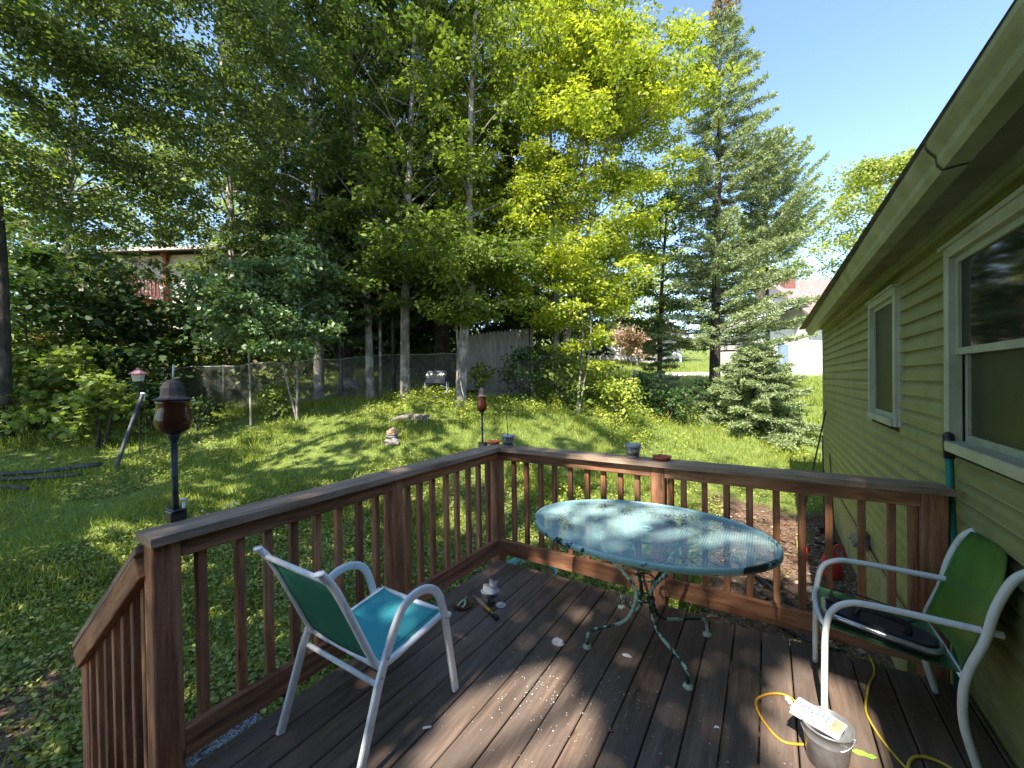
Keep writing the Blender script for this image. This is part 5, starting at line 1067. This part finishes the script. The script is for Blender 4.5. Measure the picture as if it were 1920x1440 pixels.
# stones and leaning pipe on the left lawn
x0,y0=B(214,866,7.1);x1=at(268,738,7.7);t0=[(x0,y0,gzz(x0,y0)-.02),(x0+.45*(x1[0]-x0),y0+.45*(x1[1]-y0),None),(x1[0],x1[1],x1[2])];t0[1]=(t0[1][0],t0[1][1],(t0[0][2]+t0[2][2])*.5-.04)
t=empty('downspout_pipe',(x0,y0,t0[0][2]),'dark pipe leaning up from the lawn towards the birdhouse','pipe');b=MB();b.tube(spline(t0,5),.032,8);b.build('tube',M['pipe'],t,True);b=MB();b.tube([x1+np.array([-.02,0,-.14]),x1+np.array([0,0,.02])],.036,8);b.build('coupling',M['hose'],t,True)
for i,(p,r,m_,lb_) in enumerate([([(-160,925,6.4),(0,910,6.7),(90,898,6.9),(190,880,7.2)],.034,'pipe','black corrugated pipe lying on the lawn at the left edge'),([(-150,940,6.2),(0,922,6.5),(100,908,6.7),(150,902,6.8)],.026,'pipe','thinner grey pipe lying in front of the black one'),([(0,930,6.3),(30,936,6.2),(52,945,6.1)],.028,'bark_d','short dark stick below the lying pipes')]):
    b=MB();q=[]
    for px,py,d in p: x,y=B(px,py,d);q.append((x,y,gzz(x,y)+r+.09))
    b.tube(spline(q,6),r,8);tag(b.build('ground_pipe' if i<2 else 'fallen_branch',M[m_],smooth=True),lb_,'pipe' if i<2 else 'branch')
for px,py,d,r,lb_ in((92,850,7.9,.07,'small pale stone in the grass near the left bushes'),(258,880,7.2,.05,'flat pale stone beside the foot of the leaning pipe')):
    x,y=B(px,py,d);lumpy((x,y,gzz(x,y)),r,r*.5,'stone',lb_,'stone','stone_t',10,41,1.3,.8,.2)
# birdhouse on its post
bh=at(259,706,7.9);g=gzz(bh[0],bh[1]);t=empty('birdhouse',(bh[0],bh[1],g),'small birdhouse with pink roof on a thin pole among the left bushes','birdhouse')
b=MB();b.tube([(bh[0],bh[1],g-.1),(bh[0],bh[1],bh[2]-.1)],.012,6);b.build('pole',M['bark_d'],t)
b=MB();b.lathe([(0,-.09),(.085,-.09),(.105,.05),(0,.05)],bh,6);b.build('box',M['beige'],t)
b=MB();b.lathe([(.15,.045),(.15,.055),(.06,.12),(.035,.13),(.03,.165),(0,.17)],bh,6);b.build('roof',M['pinkcap'],t)
# white flowers past the left rail
P=[]
for px,py,d in((352,948,5.0),(385,945,5.2),(410,948,5.2),(425,942,5.4),(370,958,4.9),(395,960,4.9)):
    x,y=B(px,py,d);P.append(np.array([x,y,gzz(x,y)+.2])+RNG.normal(size=(16,3))*[.07,.07,.03])
P=np.vstack(P);tag(leaves('white_flower',P,nrm(np.array([0,0,1])+.6*RNG.normal(size=P.shape)),nrm(RNG.normal(size=P.shape)),.035,M['petal']),'patch of small white flowers just behind the near torch','flower',kind='stuff')
# ---------------------------------------------------------------- neighbour houses
def houseframe(name,p,label,ang=0): 
    t=empty(name,(p[0],p[1],p[2]),label,'house');ca,sa=math.cos(ang),math.sin(ang);R=np.array([UX*ca+FW*sa,FW*ca-UX*sa,[0,0,1]]).T;return t,R,loc(p,R)
hp=at(300,545,21);hp[2]+=0;t,R,L=houseframe('clapboard_house',hp,'pale clapboard house with red porch railing up the hill on the left',-.05)
b=MB();b.box(L(1.0,4.2,-.9),(17.0,8,5.6),R);
for i in range(26): b.box(L(1.0,.195,-2.9+i*.19),(17.02,.03,.012),R)
b.build('wall',M['pinkwall'],t)
b=MB();b.prism([(-.75,2.02),(4.2,3.0),(9.2,2.02),(9.2,1.9),(4.2,2.86),(-.75,1.9)],L(-8.2,0,0),R[:,1],(0,0,1),R[:,0]*18.4);b.build('roof',M['farshingle'],t)
b=MB();b.box(L(1.0,-.74,1.93),(18.4,.06,.17),R);b.build('fascia',M['pinkwall'],t)
for x in(-2.2,4.6):
    b=MB();b.box(L(x,.13,1.0),(1.5,.1,1.2),R);w_=b.build('window',M['white'],t);b=MB();b.box(L(x,.06,1.0),(1.3,.05,1.0),R);b.build('pane',M['glass'],w_)
b=MB();b.box(L(.28,.05,.2),(.16,.16,3.6),R);b.lathe([(0,.2),(.16,.16),(.17,0),(0,-.02)],L(.28,.0,1.75),10);b.build('porch_post',M['porchred'],t)
def railing(x0,y0,z0,x1,y1,z1,n,hgt=.95):
    for z in(.12,hgt):
        b=MB();b.beam(L(x0,y0,z0+z),L(x1,y1,z1+z),.07,.09);b.build('porch_rail',M['porchred'],t)
    for i in range(n):
        f=(i+.5)/n;b=MB();x,y,z=x0+(x1-x0)*f,y0+(y1-y0)*f,z0+(z1-z0)*f;b.box(L(x,y,z+hgt/2+.05),(.05,.05,hgt-.1),R);b.build('porch_baluster',M['porchred'],t)
railing(.25,-.25,-.55,-1.6,-1.5,-.15,16);railing(-1.6,-1.5,-.15,-3.9,-2.0,.05,20)
b=MB();b.box(L(-2.3,-.8,-.50),(3.6,2.4,.18),R);b.build('porch_floor',M['porchred'],t)
for x in(-3.4,-2.2,-.9):
    b=MB();b.box(L(x,-1.7,-1.6),(.16,.16,2.2),R);b.build('porch_leg',M['porchred'],t)
# white house on the right
hp=at(1500,708,24);t,R,L=houseframe('white_house',hp,'white house with shingle roof and brick chimney beyond the green house',.0)
b=MB();b.box(L(3.3,3.2,2.0),(5.6,6,3.9),R);b.box(L(-.5,3.6,1.5),(2.2,5,3.0),R);b.build('wall',M['whitewall'],t)
b=MB();b.prism([(-.7,3.55),(3.4,6.6),(7.2,3.5),(7.2,3.35),(3.4,6.42),(-.7,3.4)],L(.2,0,0),R[:,1],(0,0,1),R[:,0]*6.4);b.build('roof',M['farshingle'],t)
b=MB();b.prism([(-.3,3.3),(3.4,6.35),(6.9,3.3)],L(.55,0,0),R[:,1],(0,0,1),R[:,0]*5.4);b.build('gable',M['whitewall'],t)
b=MB();b.prism([(-2.0,0),(.5,1.3),(.5,1.15),(-2.0,-.15)],L(0,-.2,3.55),R[:,0],(0,0,1),R[:,1]*5.5);b.build('porch_roof',M['whitewall'],t)
b=MB();b.box(L(1.05,2.6,6.3),(.7,.6,1.1),R);b.build('chimney',M['brick'],t)
b=MB();b.box(L(-.35,.95,1.2),(.5,.3,1.7),R);b.build('door_glass',M['bluewin'],t)
b=MB();b.box(L(2.0,.4,.02),(3.2,1.0,.10),R)
for x in(.5,2.4): b.box(L(x,.1,-.25),(.12,.12,.5),R)
b.build('step',M['white'],t)
# low white house far back
hp=at(1160,676,35);t,R,L=houseframe('white_bungalow',hp,'long low white house at the end of the sunny lawn',.1)
b=MB();b.box(L(1.0,3,.9),(9.5,6,2.6),R);b.build('wall',M['whitewall'],t)
b=MB();b.prism([(-.6,2.2),(3,3.9),(6.6,2.2),(6.6,2.05),(3,3.72),(-.6,2.05)],L(-4.1,0,0),R[:,1],(0,0,1),R[:,0]*10.2);b.build('roof',M['farshingle'],t)
b=MB();b.box(L(1.1,-.02,1.35),(1.7,.1,1.0),R);w_=b.build('window',M['white'],t);b=MB();b.box(L(1.1,-.08,1.35),(1.5,.06,.8),R);b.build('pane',M['glass'],w_)
b=MB();b.box(L(-1.5,-.02,.7),(.9,.1,1.9),R);b.build('door',M['pinkwall'],t)
hp=at(1300,706,26);t=empty('patio_wall',tuple(hp),'low pale patio wall behind the spruce trunk','wall');L=loc(hp,Rb)
b=MB();b.box(L(.0,0,.1),(4.8,1.6,.34),Rb);b.build('slab',M['whitewall'],t)
